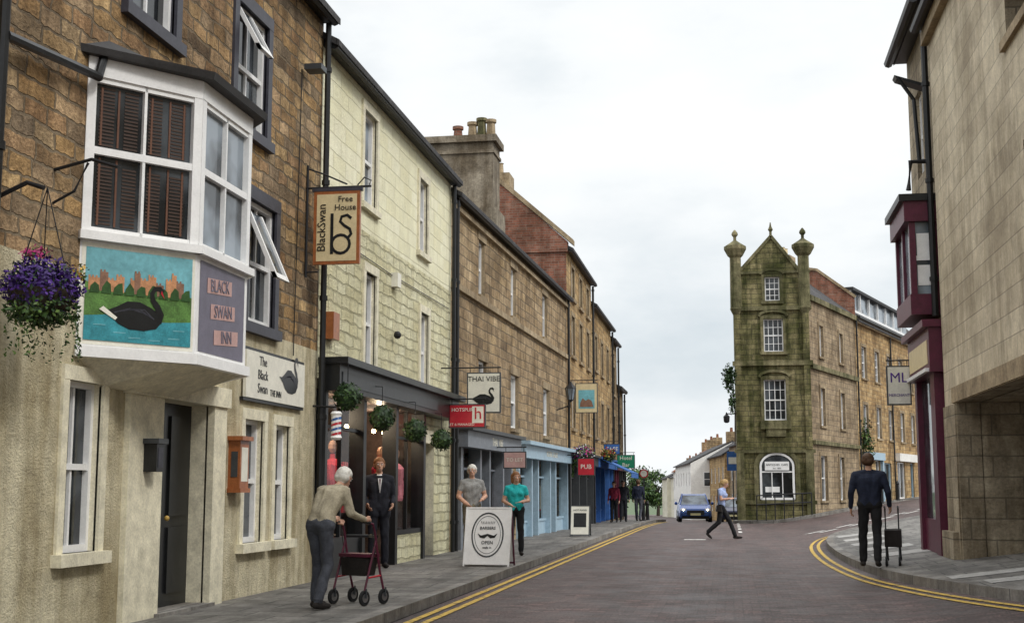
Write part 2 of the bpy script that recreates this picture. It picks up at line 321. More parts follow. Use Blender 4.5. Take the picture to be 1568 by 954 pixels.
    def pipe(s,f,u,z0,z1,d=.1,r=.045):
        s.tube('downpipe','black',[f.P(u,d,z0),f.P(u,d,z1)],r,8)
        z=z0+.6
        while z<z1: s.tube('downpipe','black',[f.P(u,d,z),f.P(u,d,z+.07)],r*1.35,8); z+=1.7
    def finish(s): QUEUE.append(s.make)
    def make(s):
        e=bpy.data.objects.new(s.name,None); bpy.context.collection.objects.link(e); e.empty_display_size=.3
        for me in s.extra:
            o=bpy.data.objects.new(me.name,me); bpy.context.collection.objects.link(o); o.parent=e
        for p,(v,fc,mi,ms) in s.p.items(): mesh_obj(p,v,fc,mi,ms,p in ('car_body',),e)
        for nm,loc,pw,colr in s.objs:
            ld=bpy.data.lights.new(nm,'POINT'); ld.energy=pw; ld.color=colr; ld.shadow_soft_size=.08; lo=bpy.data.objects.new(nm,ld); lo.location=loc; bpy.context.collection.objects.link(lo); lo.parent=e
def single(name,verts,faces,mat,smooth=False):
    vv=[tuple(v) for v in verts]; QUEUE.append(lambda: mesh_obj(name,vv,faces,None,[mat],smooth))
# ------------------------------------------------------------------ ground
def frange(a,b,s):
    r=[];x=a
    while x<b-1e-6: r.append(x); x+=s
    return r
xs=[-1500,-600,-250,-100,-50,-25,-12]+frange(-8,10,.25)+frange(10,40,1.0)+[40,60,100,250,600,1500]
ys=[-300,-100,-40,-15,-5]+frange(0,48,.5)+frange(48,110,1)+frange(110,270,5)+[270,350,600,1200,2500]
vs=[(x,y,G(x,y)) for y in ys for x in xs]; nx=len(xs)
single('ground',vs,[(j*nx+i,j*nx+i+1,(j+1)*nx+i+1,(j+1)*nx+i) for j in range(len(ys)-1) for i in range(nx-1)],'asphalt',True)
def catmull(pts,step=.35):
    out=[]
    P=[pts[0]]+list(pts)+[pts[-1]]
    for i in range(1,len(P)-2):
        a,b,c,d=[V((q[0],q[1],0)) for q in P[i-1:i+3]]; n=max(2,int((c-b).length/step))
        for k in range(n):
            t=k/n; out.append(.5*((2*b)+(-a+c)*t+(2*a-5*b+4*c-d)*t*t+(-a+3*b-3*c+d)*t**3))
    out.append(V((P[-2][0],P[-2][1],0))); return out
def strip(line,o0,o1,h):
    L=[];R=[]
    n=len(line)
    for i,c in enumerate(line):
        t=(line[min(n-1,i+1)]-line[max(0,i-1)]).normalized(); nn=V((-t.y,t.x,0))
        for lst,o in ((L,o0),(R,o1)):
            q=c+nn*o; lst.append((q.x,q.y,G(q.x,q.y)+h))
    return L+R,[(i,i+1,n+i+1,n+i) for i in range(n-1)]
def side(o0,o1,h,line,mat,name):
    v,f=strip(line,o0,o1,h); single(name,v,f,mat)
def kerbobj(line,sg):
    v,f=strip(line,0,sg*.16,.13); n=len(line); base=len(v); top=v[:n]
    v=v+list(top)+[(a[0],a[1],a[2]-.17) for a in top]; f=f+[(base+i,base+i+1,base+n+i+1,base+n+i) for i in range(n-1)]; single('kerb',v,f,'kerb')
kerbR=catmull([(6.5,5),(4.6,10),(3.17,15.5),(2.49,19.3),(2.2,22.3),(2.08,26.4),(2.15,31),(2.38,34.5),(2.85,37.2),(3.9,39.0),(5.6,40.6),(9,44),(14,51),(20,59),(30,72)])
kerbL=[V((-3.6,y,0)) for y in frange(-5,74,.5)]
def grid_sheet(name,mat,rows,h):
    v=[];f=[];n=len(rows[0])
    for r in rows:
        for x,y in r: v.append((x,y,G(x,y)+h))
    for j in range(len(rows)-1):
        for i in range(n-1): f.append((j*n+i,j*n+i+1,(j+1)*n+i+1,(j+1)*n+i))
    single(name,v,f,mat,True)
grid_sheet('pavement','paving',[[(-7.5+ (3.76)*i/6,y) for i in range(7)] for y in frange(-5,74,.5)],.125)
kerbobj(kerbL,1); kerbobj(kerbR,-1)
grid_sheet('pavement','paving',[[(c.x+.15+(34-c.x)*((i/24)**1.8), c.y) for i in range(25)] for c in kerbR],.126)
far=catmull([(.9,74),(0.25,66),(.05,61.2),(.5,60.0),(1.8,59.6),(4.0,60.0),(6.0,64.0),(9,73),(14,88),(20,106)])
kerbobj(far,1)
side(.15,2.0,.126,far,'paving','pavement')
yl=[c for c in kerbL if 2<c.y<73]
for o in (.14,.32): side(-o,-o-.085,.009,yl,'yellow','road_marking')
yr=[c for c in kerbR if c.y<39.6]
for o in (.16,.33): side(o,o+.075,.009,yr,'yellow','road_marking')
def draped(name,mat,x0,x1,y0,y1,h,sk=0):
    nxx=max(2,int((x1-x0)/.25)+1); nyy=max(2,int((y1-y0)/.4)+1)
    grid_sheet(name,mat,[[(x0+(x1-x0)*i/(nxx-1)+sk*(y1-y0)*j/(nyy-1),y0+(y1-y0)*j/(nyy-1)) for i in range(nxx)] for j in range(nyy)],h)
for i in range(6):
    a=V((2.6+i*1.05,41.0+i*1.75,0)); t=V((.51,.86,0)); side(-.09,.09,.010,[a,a+t*.4,a+t*.8,a+t*1.15],'whitepaint','road_marking'); side(.35,.53,.010,[a,a+t*.4,a+t*.8,a+t*1.15],'whitepaint','road_marking')
draped('road_marking','whitepaint',-1.35,-.75,37.6,38.1,.01)
for i in range(6): draped('road_marking','whitepaint',.2,.32,44+i*3.6,45.6+i*3.6,.01)
for i in range(5): draped('pale_paving_band','palepaving',2.5+.02*i,3.47,24.2+i*2.3,25.2+i*2.3,.132)
for i in range(5): draped('pale_paving_band','palepaving',2.55+.26*(5-i),5.0,13.2+i*1.2,13.75+i*1.2,.132)
# ------------------------------------------------------------------ PUB
L0=Fr((-5.84,0),(0,1))
def casement(b,f,u0,u1,z0,z1,out=.45):
    for u in (u0,u1-.05):
        b.hexa('open_casement','white',[f.P(u,0,z1),f.P(u+.05,0,z1),f.P(u+.05,-.05,z1),f.P(u,-.05,z1)],[f.P(u,out,z0),f.P(u+.05,out,z0),f.P(u+.05,out-.06,z0),f.P(u,out-.06,z0)])
    b.hexa('open_casement','white',[f.P(u0,out,z0),f.P(u1,out,z0),f.P(u1,out-.06,z0),f.P(u0,out-.06,z0)],[f.P(u0,out-.04,z0+.07),f.P(u1,out-.04,z0+.07),f.P(u1,out-.1,z0+.07),f.P(u0,out-.1,z0+.07)])
    b.face('open_casement_glass','glassblue',[f.P(u0,-.02,z1),f.P(u1,-.02,z1),f.P(u1,out-.04,z0),f.P(u0,out-.04,z0)])
pub=Bld('black_swan_pub'); f=L0
gw=[(10.85,11.5,.84,2.38),(12.78,14.08,.0,2.34),(15.18,15.85,.76,2.26),(16.28,16.84,.76,2.24),(7.9,8.7,.84,2.38)]
zb=3.38
pub.wall('rendered_wall','render',f,4,18.0,-.1,zb,gw,.24,'creamtrim')
up=[(11.75,12.8,6.2,7.75),(14.6,15.65,5.85,7.35),(15.15,16.1,3.45,5.0),(7.5,8.6,6.2,7.75),(7.5,8.6,3.5,5.2)]
pub.wall('stone_wall','rubble',f,4,18.0,zb,8.35,up,.16,'charcoal')
pub.shell(f,4,18.0,-.1,8.35,8,'rubble')
for g in (gw[0],gw[2],gw[3],gw[4]):
    pub.sash(f,*g,rec=.13,cols=2,fw=.05); pub.surround(f,*g,'creamtrim',w=.11,t=.03,sill=.11,sp=.10)
for g in up:
    pub.sash(f,*g,rec=.1,cols=2,fw=.06,gl='glass'); pub.surround(f,*g,'charcoal',w=.14,t=.035,sill=.13,sp=.08)
casement(pub,f,14.68,15.1,6.75,7.3,.3); casement(pub,f,15.2,15.65,4.0,4.85,.38)
pub.box('door_surround','creamtrim',f,12.0,12.78,-.02,.06,.1,2.34); pub.box('door_surround','creamtrim',f,14.08,14.45,-.02,.08,.1,2.34)
pub.box('door_surround','creamtrim',f,11.95,14.5,-.02,.11,2.34,2.56)
pub.box('door','black',f,12.78,14.08,-.24,-.2,.1,2.34)
for a,b_ in ((12.86,13.36),(13.5,14.0)):
    for z0,z1 in ((.3,1.0),(1.12,2.2)): pub.box('door','black',f,a,b_,-.2,-.175,z0,z1)
pub.ball('door_knob','gold',f.P(13.4,-.15,1.1),.03)
pub.box('door_step','kerb',f,12.7,14.15,-.2,.12,.0,.16)
pub.box('wall_light','black',f,12.33,12.5,.06,.2,1.58,1.86); pub.box('wall_light','darkgrey',f,12.3,12.53,.06,.23,1.86,1.91); pub.box('wall_light','charcoal',f,12.36,12.47,.2,.205,1.62,1.82)
pub.box('menu_box','orange',f,14.72,15.0,.0,.15,1.42,1.98); pub.box('menu_box','orange',f,14.68,15.04,.0,.19,1.98,2.03); pub.box('menu_box','signback',f,14.76,14.96,.15,.154,1.5,1.9)
pub.box('menu_box','orange',f,14.7,15.02,.0,.17,1.37,1.42); pub.box('menu_box','darkgrey',f,14.714,14.72,.04,.12,1.55,1.85)
pub.box('swan_board','signback',f,15.05,17.25,.03,.07,2.52,3.1); pub.box('swan_board','black',f,15.02,17.28,.0,.05,2.48,2.52); pub.box('swan_board','black',f,15.02,17.28,.0,.05,3.1,3.14)
pub.text('swan_board','black','The\nBlack\nSwan',.17,f,15.62,.073,2.82,1.0); pub.text('swan_board','black','THE INN',.12,f,16.1,.073,2.62,.9)
def swan(b,p,f,u,z,s,d,beak='red'):
    body=[(-.55,.02),(-.8,.14),(-.62,.14),(-.45,.22),(-.25,.33),(.0,.34),(.25,.24),(.42,.12),(.45,-.02),(.35,-.14),(.1,-.2),(-.2,-.19),(-.42,-.1)]
    b.poly(p,'black',f,[(u+x*s,z+y*s) for x,y in body],d)
    for k in range(4): b.ribbon(p,'charcoal',f,[(u+(-.5+.1*k)*s,z+(.1+.03*k)*s),(u+(-.2+.1*k)*s,z+(.2+.0*k)*s),(u+(.15+.05*k)*s,z+(.12-.03*k)*s)],.02*s,d+.0012)
    neck=[(.36,.0),(.42,.14),(.36,.28),(.26,.4),(.24,.52),(.3,.62),(.4,.63),(.46,.56)]
    b.ribbon(p,'black',f,[(u+x*s,z+y*s) for x,y in neck],[.2*s,.16*s,.12*s,.1*s,.09*s,.09*s,.1*s,.09*s],d+.001)
    b.poly(p,beak,f,[(u+x*s,z+y*s) for x,y in ((.44,.6),(.5,.44),(.45,.5),(.42,.54))],d+.002)
swan(pub,'swan_board',f,16.68,2.78,.58,.074,'black')
A=f.P(10.97,0,0); Bp=V((-5.1,11.9,0)); C=V((-5.1,13.25,0)); D=V((-5.84,14.18,0))
S1=Fr((A.x,A.y),(Bp-A)[:2]); S2=Fr((Bp.x,Bp.y),(0,1)); S3=Fr((C.x,C.y),(D-C)[:2]); l1=(Bp-A).length; l2=1.35
for S,l,pn in ((S1,l1,'a'),(S2,l2,'b'),(S3,l1,'c')):
    pub.box('bay_apron','white',S,0,l,-.1,0,2.66,3.72); pub.box('bay_sill','white',S,-.03,l+.03,-.1,.07,3.68,3.76); pub.box('bay_base','white',S,-.02,l+.02,-.1,.05,2.6,2.70)
    pub.box('bay_head','white',S,0,l,-.1,.02,5.24,5.42)
    for u in (0.0,l-.09): pub.box('bay_post','white',S,u,u+.09,-.1,.015,3.76,5.24)
    pub.box('bay_post','white',S,.09,l-.09,-.06,.005,4.5,4.57)
    pub.face('bay_glass','glass' if pn=='a' else 'glassblue',[S.P(.09,-.05,3.76),S.P(l-.09,-.05,3.76),S.P(l-.09,-.05,5.24),S.P(.09,-.05,5.24)])
    pub.box('bay_post','white',S,l/2-.014,l/2+.014,-.05,.0,3.76,5.24)
    pub.box('bay_post','white',S,.09,l-.09,-.05,.0,3.76,3.81); pub.box('bay_post','white',S,.09,l-.09,-.05,.0,5.19,5.24)
for k in range(17):
    for z0 in (3.85,4.6):
        z=z0+k*.034
        for a,b_ in ((.15,.30),(.40,.54),(.65,.79),(.89,1.04)): pub.box('bay_blind','blind',S1,a,b_,-.049,-.044,z,z+.018)
for u in (.17,.34,.68,.87,1.02):
    for z0,z1 in ((3.84,4.48),(4.6,5.16)): pub.box('bay_blind','blindedge',S1,u-.010,u+.010,-.045,-.04,z0,z1)
def ring(off,z):
    return [V((-5.86,10.97-off*1.2,z)),V((-5.1+off,11.9-off*.45,z)),V((-5.1+off,13.25+off*.45,z)),V((-5.86,14.18+off*1.2,z))]
pub.hexa('bay_roof','roofedge',ring(.14,5.42),ring(.16,5.49)); pub.hexa('bay_roof','roofedge',ring(.16,5.49),[V((-5.86,11.3,5.7)),V((-5.6,12.1,5.68)),V((-5.6,13.0,5.68)),V((-5.86,13.8,5.7))])
pub.hexa('bay_soffit','creamtrim',[V((-5.86,11.5,2.36)),V((-5.72,12.1,2.36)),V((-5.72,13.0,2.36)),V((-5.86,13.6,2.36))],ring(-.01,2.61))
d=.004
pub.poly('castle_mural','signback',S1,[(.02,2.72),(l1-.02,2.72),(l1-.02,3.66),(.02,3.66)],d)
pub.poly('castle_mural','paintsky',S1,[(.06,3.2),(l1-.05,3.2),(l1-.05,3.62),(.06,3.62)],d+.003)
pub.poly('castle_mural','paintgrass',S1,[(.06,2.98),(l1-.05,2.98),(l1-.05,3.24),(.8,3.3),(.5,3.22),(.06,3.3)],d+.006)
pub.poly('castle_mural','paintwater',S1,[(.06,2.76),(l1-.05,2.76),(l1-.05,3.0),(.8,2.97),(.4,3.02),(.06,2.98)],d+.009)
for i,(a,b_,h,mm) in enumerate([(.09,.2,.09,0),(.2,.28,.15,1),(.28,.36,.08,0),(.36,.44,.12,0),(.50,.54,.10,0),(.54,.60,.17,1),(.60,.68,.11,0),(.68,.76,.15,0),(.76,.84,.08,1),(.86,.92,.13,0),(.92,.97,.19,0),(.97,1.05,.12,1)]):
    mt='paintcastle2' if mm else 'paintcastle'; y0=3.25
    pub.poly('castle_mural',mt,S1,[(a,3.22),(b_,3.22),(b_,y0+h),(a,y0+h)],d+.0075+.0004*i)
    k=a
    while k<b_-.02: pub.poly('castle_mural',mt,S1,[(k,y0+h),(k+.018,y0+h),(k+.018,y0+.02+h),(k,y0+.02+h)],d+.0075+.0004*i); k+=.034
for k in range(9):
    u=.1+k*.115; pub.poly('castle_mural','painttree',S1,[(u,3.2),(u+.1,3.2),(u+.09,3.27+.02*(k%3)),(u+.05,3.30+.02*(k%2)),(u+.01,3.26)],d+.0125)
swan(pub,'castle_mural',S1,.60,2.98,.50,d+.014); pub.poly('castle_mural','signback',S1,[(.2,3.05),(.36,2.96),(.38,2.985),(.24,3.08)],d+.017)
for u,z in ((.9,2.82),(.7,2.79),(.35,2.84),(.5,2.8),(.15,2.9),(.95,2.9)): pub.poly('castle_mural','paintsky',S1,[(u,z),(u+.12,z+.004),(u+.12,z+.012),(u,z+.010)],d+.012)
pub.poly('inn_panel','slatepaint',S2,[(.08,2.74),(l2-.08,2.74),(l2-.08,3.64),(.08,3.64)],.004)
for i,t in enumerate(('BLACK','SWAN','INN')):
    z=3.42-i*.25; pub.poly('inn_panel','pink',S2,[(.26+i*.1,z-.08),(.9+i*.1,z-.03),(.9+i*.1,z+.12),(.26+i*.1,z+.07)],.008); pub.text('inn_panel','slatepaint',t,.18,S2,.58+i*.1,.012,z+.02,.9,.09)
pub.gutter(f,4,18.0,8.3); pub.pipe(f,17.93,.1,8.25); pub.pipe(f,9.38,.1,8.2)
pub.tube('drain_pipe','black',[f.P(9.38,.12,5.05),f.P(10.5,.12,5.16),f.P(10.95,.12,5.2),f.P(11.1,.1,5.5)],.045)
pub.tube('flower_bracket','iron',[f.P(10.45,0,4.2),f.P(10.45,.35,4.28),f.P(10.45,.6,4.2)],.016); pub.tube('flower_bracket','iron',[f.P(10.45,0,3.9),f.P(10.45,.2,4.0),f.P(10.45,.32,4.25)],.013); pub.tube('flower_bracket','iron',[f.P(9.5,0,3.72),f.P(9.5,.3,3.85),f.P(9.5,.45,3.8)],.02)
pub.box('security_light','darkgrey',f,17.0,17.25,.05,.3,7.25,7.33); pub.tube('alarm_cable','black',[f.P(16.9,.02,3.2),f.P(16.95,.02,5),f.P(17.0,.02,7.25)],.008,5)
pub.finish()
hs=Bld('hanging_pub_sign'); fS=Fr((-5.84,17.35),(1,0))
hs.tube('bracket','iron',[fS.P(0,0,5.62),fS.P(.95,0,5.62)],.016); hs.tube('bracket','iron',[fS.P(.03,0,5.9),fS.P(.25,0,5.82),fS.P(.6,0,5.66)],.012); hs.tube('bracket','iron',[fS.P(.02,0,4.35),fS.P(.02,0,5.95)],.018)
hs.tube('bracket','iron',[fS.P(.75,0,5.64),fS.P(.85,0,5.75),fS.P(.95,0,5.7),fS.P(.92,0,5.64)],.01); hs.tube('bracket','iron',[fS.P(0,0,4.42),fS.P(.2,0,4.42)],.012)
a0,a1,z0,z1=.13,.80,4.52,5.56
hs.box('frame','orange',fS,a0,a1,-.03,.03,z0,z1); hs.box('frame','charcoal',fS,a0-.03,a1+.03,-.035,.035,z1,z1+.05)
hs.box('panel','signcream',fS,a0+.045,a1-.045,.03,.034,z0+.045,z1-.045)
hs.text('lettering','black','BlackSwan',.17,fS,a0+.125,.038,5.04,.95,math.pi/2); hs.text('lettering','black','Free\nHouse',.12,fS,a0+.46,.038,5.38)
hs.ribbon('lettering','black',fS,[(.40,4.66),(.40,5.24)],.045,.037)
hs.ribbon('lettering','black',fS,[(.40+.13+.13*math.cos(t*math.pi/8),4.80+.13*math.sin(t*math.pi/8)) for t in range(-8,9)],.042,.0375)
hs.ribbon('lettering','black',fS,[(.68,5.16),(.62,5.21),(.54,5.19),(.52,5.12),(.58,5.06),(.66,5.01),(.68,4.94),(.63,4.88)],.042,.038)
hs.finish()
# ------------------------------------------------------------------ CREAM HOUSE with shop
cr=Bld('cream_shop_building')
ops=[(20.2,20.98,6.05,7.62),(24.1,24.8,5.95,7.4),(20.4,21.05,3.3,4.95),(24.28,24.95,3.3,4.8)]
cr.wall('upper_wall','cream',f,18.0,27.1,5.6,8.0,ops,.16,'creamtrim'); cr.wall('lower_wall','cream_rock',f,18.0,27.1,3.0,5.6,ops,.16,'creamtrim')
cr.wall('ground_wall','cream_rock',f,24.55,27.1,-.1,3.0,[(24.8,25.6,-.1,2.3)],.3,'creamtrim')
cr.shell(f,18.0,27.1,3.3,8.0,9,'cream')
for u in (18.0,27.1): cr.face('end_wall','cream',[f.P(u,0,-.1),f.P(u,-9,-.1),f.P(u,-9,3.3),f.P(u,0,3.3)])
for g in ops: cr.sash(f,*g,rec=.12,cols=1,fw=.055,gl='glassblue'); cr.surround(f,*g,'creamtrim',w=.12,t=.035,sill=.1,sp=.08)
cr.box('door','darkgrey',f,24.8,25.6,-.3,-.26,.1,2.3); cr.box('door_lintel','creamtrim',f,24.6,25.8,0,.05,2.3,2.55)
cr.gutter(f,18.0,27.1,7.95); cr.pipe(f,26.95,.1,7.9); cr.pipe(f,18.12,.1,3.0,.08,.03)
cr.box('fascia','black',f,18.08,26.5,0,.32,2.82,3.2); cr.box('cornice','black',f,18.05,26.55,0,.45,3.2,3.3); cr.box('fascia','darkgrey',f,18.2,24.4,.32,.335,2.9,3.1)
for u in (18.1,20.15,22.2,24.3): cr.box('pilaster','black',f,u,u+.16,-.15,.10,.1,2.82)
for a,b_ in ((18.26,20.15),(22.36,24.3)):
    cr.box('stall_riser','cream_rock' if a>20 else 'black',f,a,b_,-.1,.05,.1,.62); cr.box('window_frame','black',f,a,b_,-.1,.06,.62,.7)
    cr.box('window_frame','black',f,a,b_,-.06,.02,2.3,2.35)
    u=(a+b_)/2; cr.box('window_frame','black',f,u-.018,u+.018,-.04,.02,.7,2.82)
    cr.face('shop_window','clear',[f.P(a,-.02,.7),f.P(b_,-.02,.7),f.P(b_,-.02,2.82),f.P(a,-.02,2.82)])
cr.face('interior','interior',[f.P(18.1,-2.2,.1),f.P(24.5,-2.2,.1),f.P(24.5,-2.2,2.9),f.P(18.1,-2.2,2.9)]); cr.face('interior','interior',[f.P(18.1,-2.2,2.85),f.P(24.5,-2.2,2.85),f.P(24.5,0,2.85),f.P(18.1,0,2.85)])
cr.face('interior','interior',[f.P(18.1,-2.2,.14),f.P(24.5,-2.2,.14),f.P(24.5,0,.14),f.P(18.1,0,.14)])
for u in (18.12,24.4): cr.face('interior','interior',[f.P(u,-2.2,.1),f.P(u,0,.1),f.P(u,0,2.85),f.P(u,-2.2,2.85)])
for u in (18.9,19.6,21.2,21.6,22.9,23.6): cr.ball('shop_lamp','bulb',f.P(u,-.5,2.45),.04)
for u in (19.2,21.4,23.2): cr.objs.append(('shop_lamp_light',tuple(f.P(u,-.45,2.6)),28,(1,.8,.58)))
def torso(b,f,u,d,z,mat):
    c=f.P(u,d,z)
    b.lathe('garment',mat,c,[(.13,.0),(.15,.05),(.12,.28),(.16,.48),(.17,.58),(.1,.66),(.045,.69),(.04,.76)],10)
    b.ball('garment','skin',c+V((0,0,.87)),.09,sc=(.8,.95,1.2)); b.tube('garment',mat,[c+V((0,-.17,.58)),c+V((.05,-.22,.35)),c+V((.08,-.2,.1))],[.06,.05,.04]); b.tube('garment',mat,[c+V((0,.17,.58)),c+V((.05,.22,.35)),c+V((.08,.2,.1))],[.06,.05,.04])
    b.lathe('garment','black',c+V((0,0,-.5)),[(.16,0),(.03,.03),(.03,.48),(.12,.52)],8)
for u,d_,m_ in ((18.7,-.3,'red_cloth'),(19.2,-.5,'pink_cloth'),(19.8,-.3,'red_cloth'),(22.75,-.28,'red_cloth'),(23.2,-.45,'burgundy'),(23.65,-.28,'pink_cloth'),(24.05,-.38,'red_cloth')): torso(cr,f,u,d_,1.2,m_)
for k in range(14):
    u=18.6+k*.11; cr.box('clothes_rail','red_cloth' if k%3 else 'burgundy',f,u,u+.06,-1.4,-1.0,1.0,1.9)
    u=22.7+k*.11; cr.box('clothes_rail','pink_cloth' if k%3 else 'red_cloth',f,u,u+.06,-1.4,-1.0,1.0,1.9)
cr.box('alarm_box','signback',f,22.1,22.35,.0,.12,4.95,5.2); cr.box('alarm_box','orange',f,18.35,18.65,.0,.13,3.6,4.0)
cr.ball('alarm_dome','iron',f.P(22.2,.1,4.1),.07); cr.tube('cable','charcoal',[f.P(18.6,.02,5.2),f.P(22,.02,5.15),f.P(26.8,.02,5.2)],.008,5)
cr.finish()
def topi(u,z,r=.21):
    b=Bld('topiary_ball'); c=f.P(u,.45,z); b.ball('core','leafdark',c,r*.86,12); b.leaves('leaves',['leaf','leafdark','leafdark'],c,(r,r,r),420,.03,.88)
    b.tube('chain','iron',[c+V((0,0,r)),c+V((0,0,r+.28)),c+V((-.3,0,r+.3))],.008); b.finish()
for u,z in ((18.05,2.72),(19.95,2.52),(22.15,2.42),(24.25,2.34)): topi(u,z)
bp=Bld('barber_pole'); c=f.P(17.85,.35,2.3); bp.tube('bracket','iron',[c+V((0,0,.26)),c+V((-.35,0,.28))],.015)
bp.lathe('pole','white',c,[(.06,-.2),(.085,-.17),(.07,-.14),(.07,.14),(.085,.17),(.06,.2)],14)
for i in range(8):
    z=-.14+i*.035; mt=('red','white','blue','white')[i%4]
    bp.hexa('stripes',mt,[c+V((math.cos(t*math.pi/5)*.073,math.sin(t*math.pi/5)*.073,z+.02*math.cos(t*math.pi/5))) for t in range(10)],[c+V((math.cos(t*math.pi/5)*.073,math.sin(t*math.pi/5)*.073,z+.034+.02*math.cos(t*math.pi/5))) for t in range(10)])
bp.finish()
# ------------------------------------------------------------------ STONE BUILDING
st=Bld('sandstone_terrace_building'); S=Fr((-5.84,27.1),(.49,16.2)); W=16.21
top=[(2.72,3.35),(6.6,7.3),(11.5,12.3)]; low=[(2.75,3.6),(6.6,7.6),(11.6,12.6)]
ops=[(a,b_,5.95,7.26) for a,b_ in top]+[(a,b_,3.0,4.42) for a,b_ in low]
st.wall('wall','ashlar',S,0,W,2.75,7.75,ops,.18,'stone_trim'); st.shell(S,0,W,-.2,7.75,9,'ashlar')
for i,g in enumerate(ops):
    st.sash(S,*g,rec=.14,cols=2,fw=.06,gl='glassblue' if i%2 else 'glass',curtain=(i in(1,4))); st.box('lintel','stone_trim',S,g[0]-.15,g[1]+.15,-.02,.025,g[3],g[3]+.2); st.box('sill','stone_trim',S,g[0]-.1,g[1]+.1,-.1,.07,g[2]-.09,g[2])
st.box('string_course','stone_trim',S,0,W,-.02,.09,5.72,5.86); st.gutter(S,0,W,7.72,.12); st.pipe(S,.18,.1,7.7); st.pipe(S,W-.2,.1,7.7); st.box('cornice','stone_trim',S,0,W,0,.1,7.45,7.55)
st.box('fascia','grey',S,.5,6.6,0,.28,2.32,2.68); st.box('cornice','darkgrey',S,.45,6.65,0,.4,2.68,2.76); st.text('fascia_lettering','signback','THAI  VIBE',.26,S,3.6,.285,2.5)
st.box('fascia','ltblue',S,7.2,16.1,0,.28,2.25,2.6); st.box('cornice','ltblue',S,7.15,16.15,0,.42,2.6,2.7); st.text('fascia_lettering','signback','HOTSPUR  GALLERY',.22,S,11.5,.285,2.43)
st.wall('ground_wall','ashlar',S,0,W,-.2,2.75,[(.7,6.5,.1,2.4),(7.3,16.0,.1,2.3)],.3)
def shopfront(b,S,a,e,zt,mat,bays,rec=.2,riser=.55,doors=()):
    n=len(bays)-1
    for i in range(n):
        u0,u1=bays[i],bays[i+1]
        b.box('shop_pilaster',mat,S,u0,u0+.16,-rec,.08,.1,zt)
        if i in doors:
            b.box('shop_door',mat,S,u0+.16,u0+.24,-rec-.5,-rec-.42,.1,zt); b.box('shop_door',mat,S,u1-.08,u1,-rec-.5,-rec-.42,.1,zt); b.box('shop_door',mat,S,u0+.24,u1-.08,-rec-.5,-rec-.42,.1,.6)
            b.face('shop_glass','clear',[S.P(u0+.24,-rec-.45,.6),S.P(u1-.08,-rec-.45,.6),S.P(u1-.08,-rec-.45,zt),S.P(u0+.24,-rec-.45,zt)])
        else:
            b.box('stall_riser',mat,S,u0+.16,u1,-rec,-rec+.12,.1,riser); b.box('shop_frame',mat,S,u0+.16,u1,-rec,-rec+.15,riser,riser+.06)
            b.face('shop_glass','clear',[S.P(u0+.16,-rec+.05,riser+.06),S.P(u1,-rec+.05,riser+.06),S.P(u1,-rec+.05,zt),S.P(u0+.16,-rec+.05,zt)])
            b.box('shop_frame',mat,S,u0+.16,u1,-rec+.02,-rec+.08,zt-.5,zt-.45); um=(u0+u1)/2+.08; b.box('shop_frame',mat,S,um-.025,um+.025,-rec+.02,-rec+.09,riser+.06,zt)
            for k in range(6):
                uu=random.uniform(u0+.3,u1-.2); h=random.uniform(.3,.9); z=riser+.1
                b.box('display',random.choice(['red_cloth','signback','beige_knit','teal_top','gold','white','pink_cloth']),S,uu-.12,uu+.12,-rec-.35,-rec-.25,z+random.uniform(0,.4),z+.4+h)
    b.box('shop_pilaster',mat,S,bays[-1],bays[-1]+.16,-rec,.08,.1,zt)
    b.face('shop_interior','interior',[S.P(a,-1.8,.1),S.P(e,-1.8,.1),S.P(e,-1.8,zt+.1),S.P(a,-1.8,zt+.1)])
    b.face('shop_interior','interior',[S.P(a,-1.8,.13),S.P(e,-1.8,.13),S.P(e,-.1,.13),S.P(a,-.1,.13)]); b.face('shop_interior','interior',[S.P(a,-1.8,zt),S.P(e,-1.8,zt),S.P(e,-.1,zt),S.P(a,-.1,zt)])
shopfront(st,S,.7,6.5,2.35,'grey',[.7,2.6,3.6,5.2,6.3],doors=(1,))
shopfront(st,S,7.3,16,2.25,'ltblue',[7.3,9.2,10.2,12.3,13.3,15.7],doors=(1,3),riser=.5)
st.finish()
ch=Bld('chimney_stack'); fc=Fr((-8.3,33),(1,0))
ch.box('stack','chimney',fc,.1,2.3,-1.0,0,7.0,10.5); ch.box('cap','chimney',fc,.0,2.4,-1.1,.1,10.5,10.68); ch.box('cap','chimney',fc,.06,2.34,-1.04,.04,10.2,10.28)
ch.box('shoulder','chimney',fc,.5,2.42,-1.2,.14,7.0,8.7)
for u,m_,h in ((1.25,'brick',.4),(1.65,'stone_trim',.5),(1.9,'towertrim',.6),(2.15,'stone_trim',.55)): ch.lathe('pot',m_,fc.P(u,-.5,10.68),[(.15,0),(.13,.1),(.11,h-.1),(.15,h-.08),(.15,h)],12)
ch.finish()
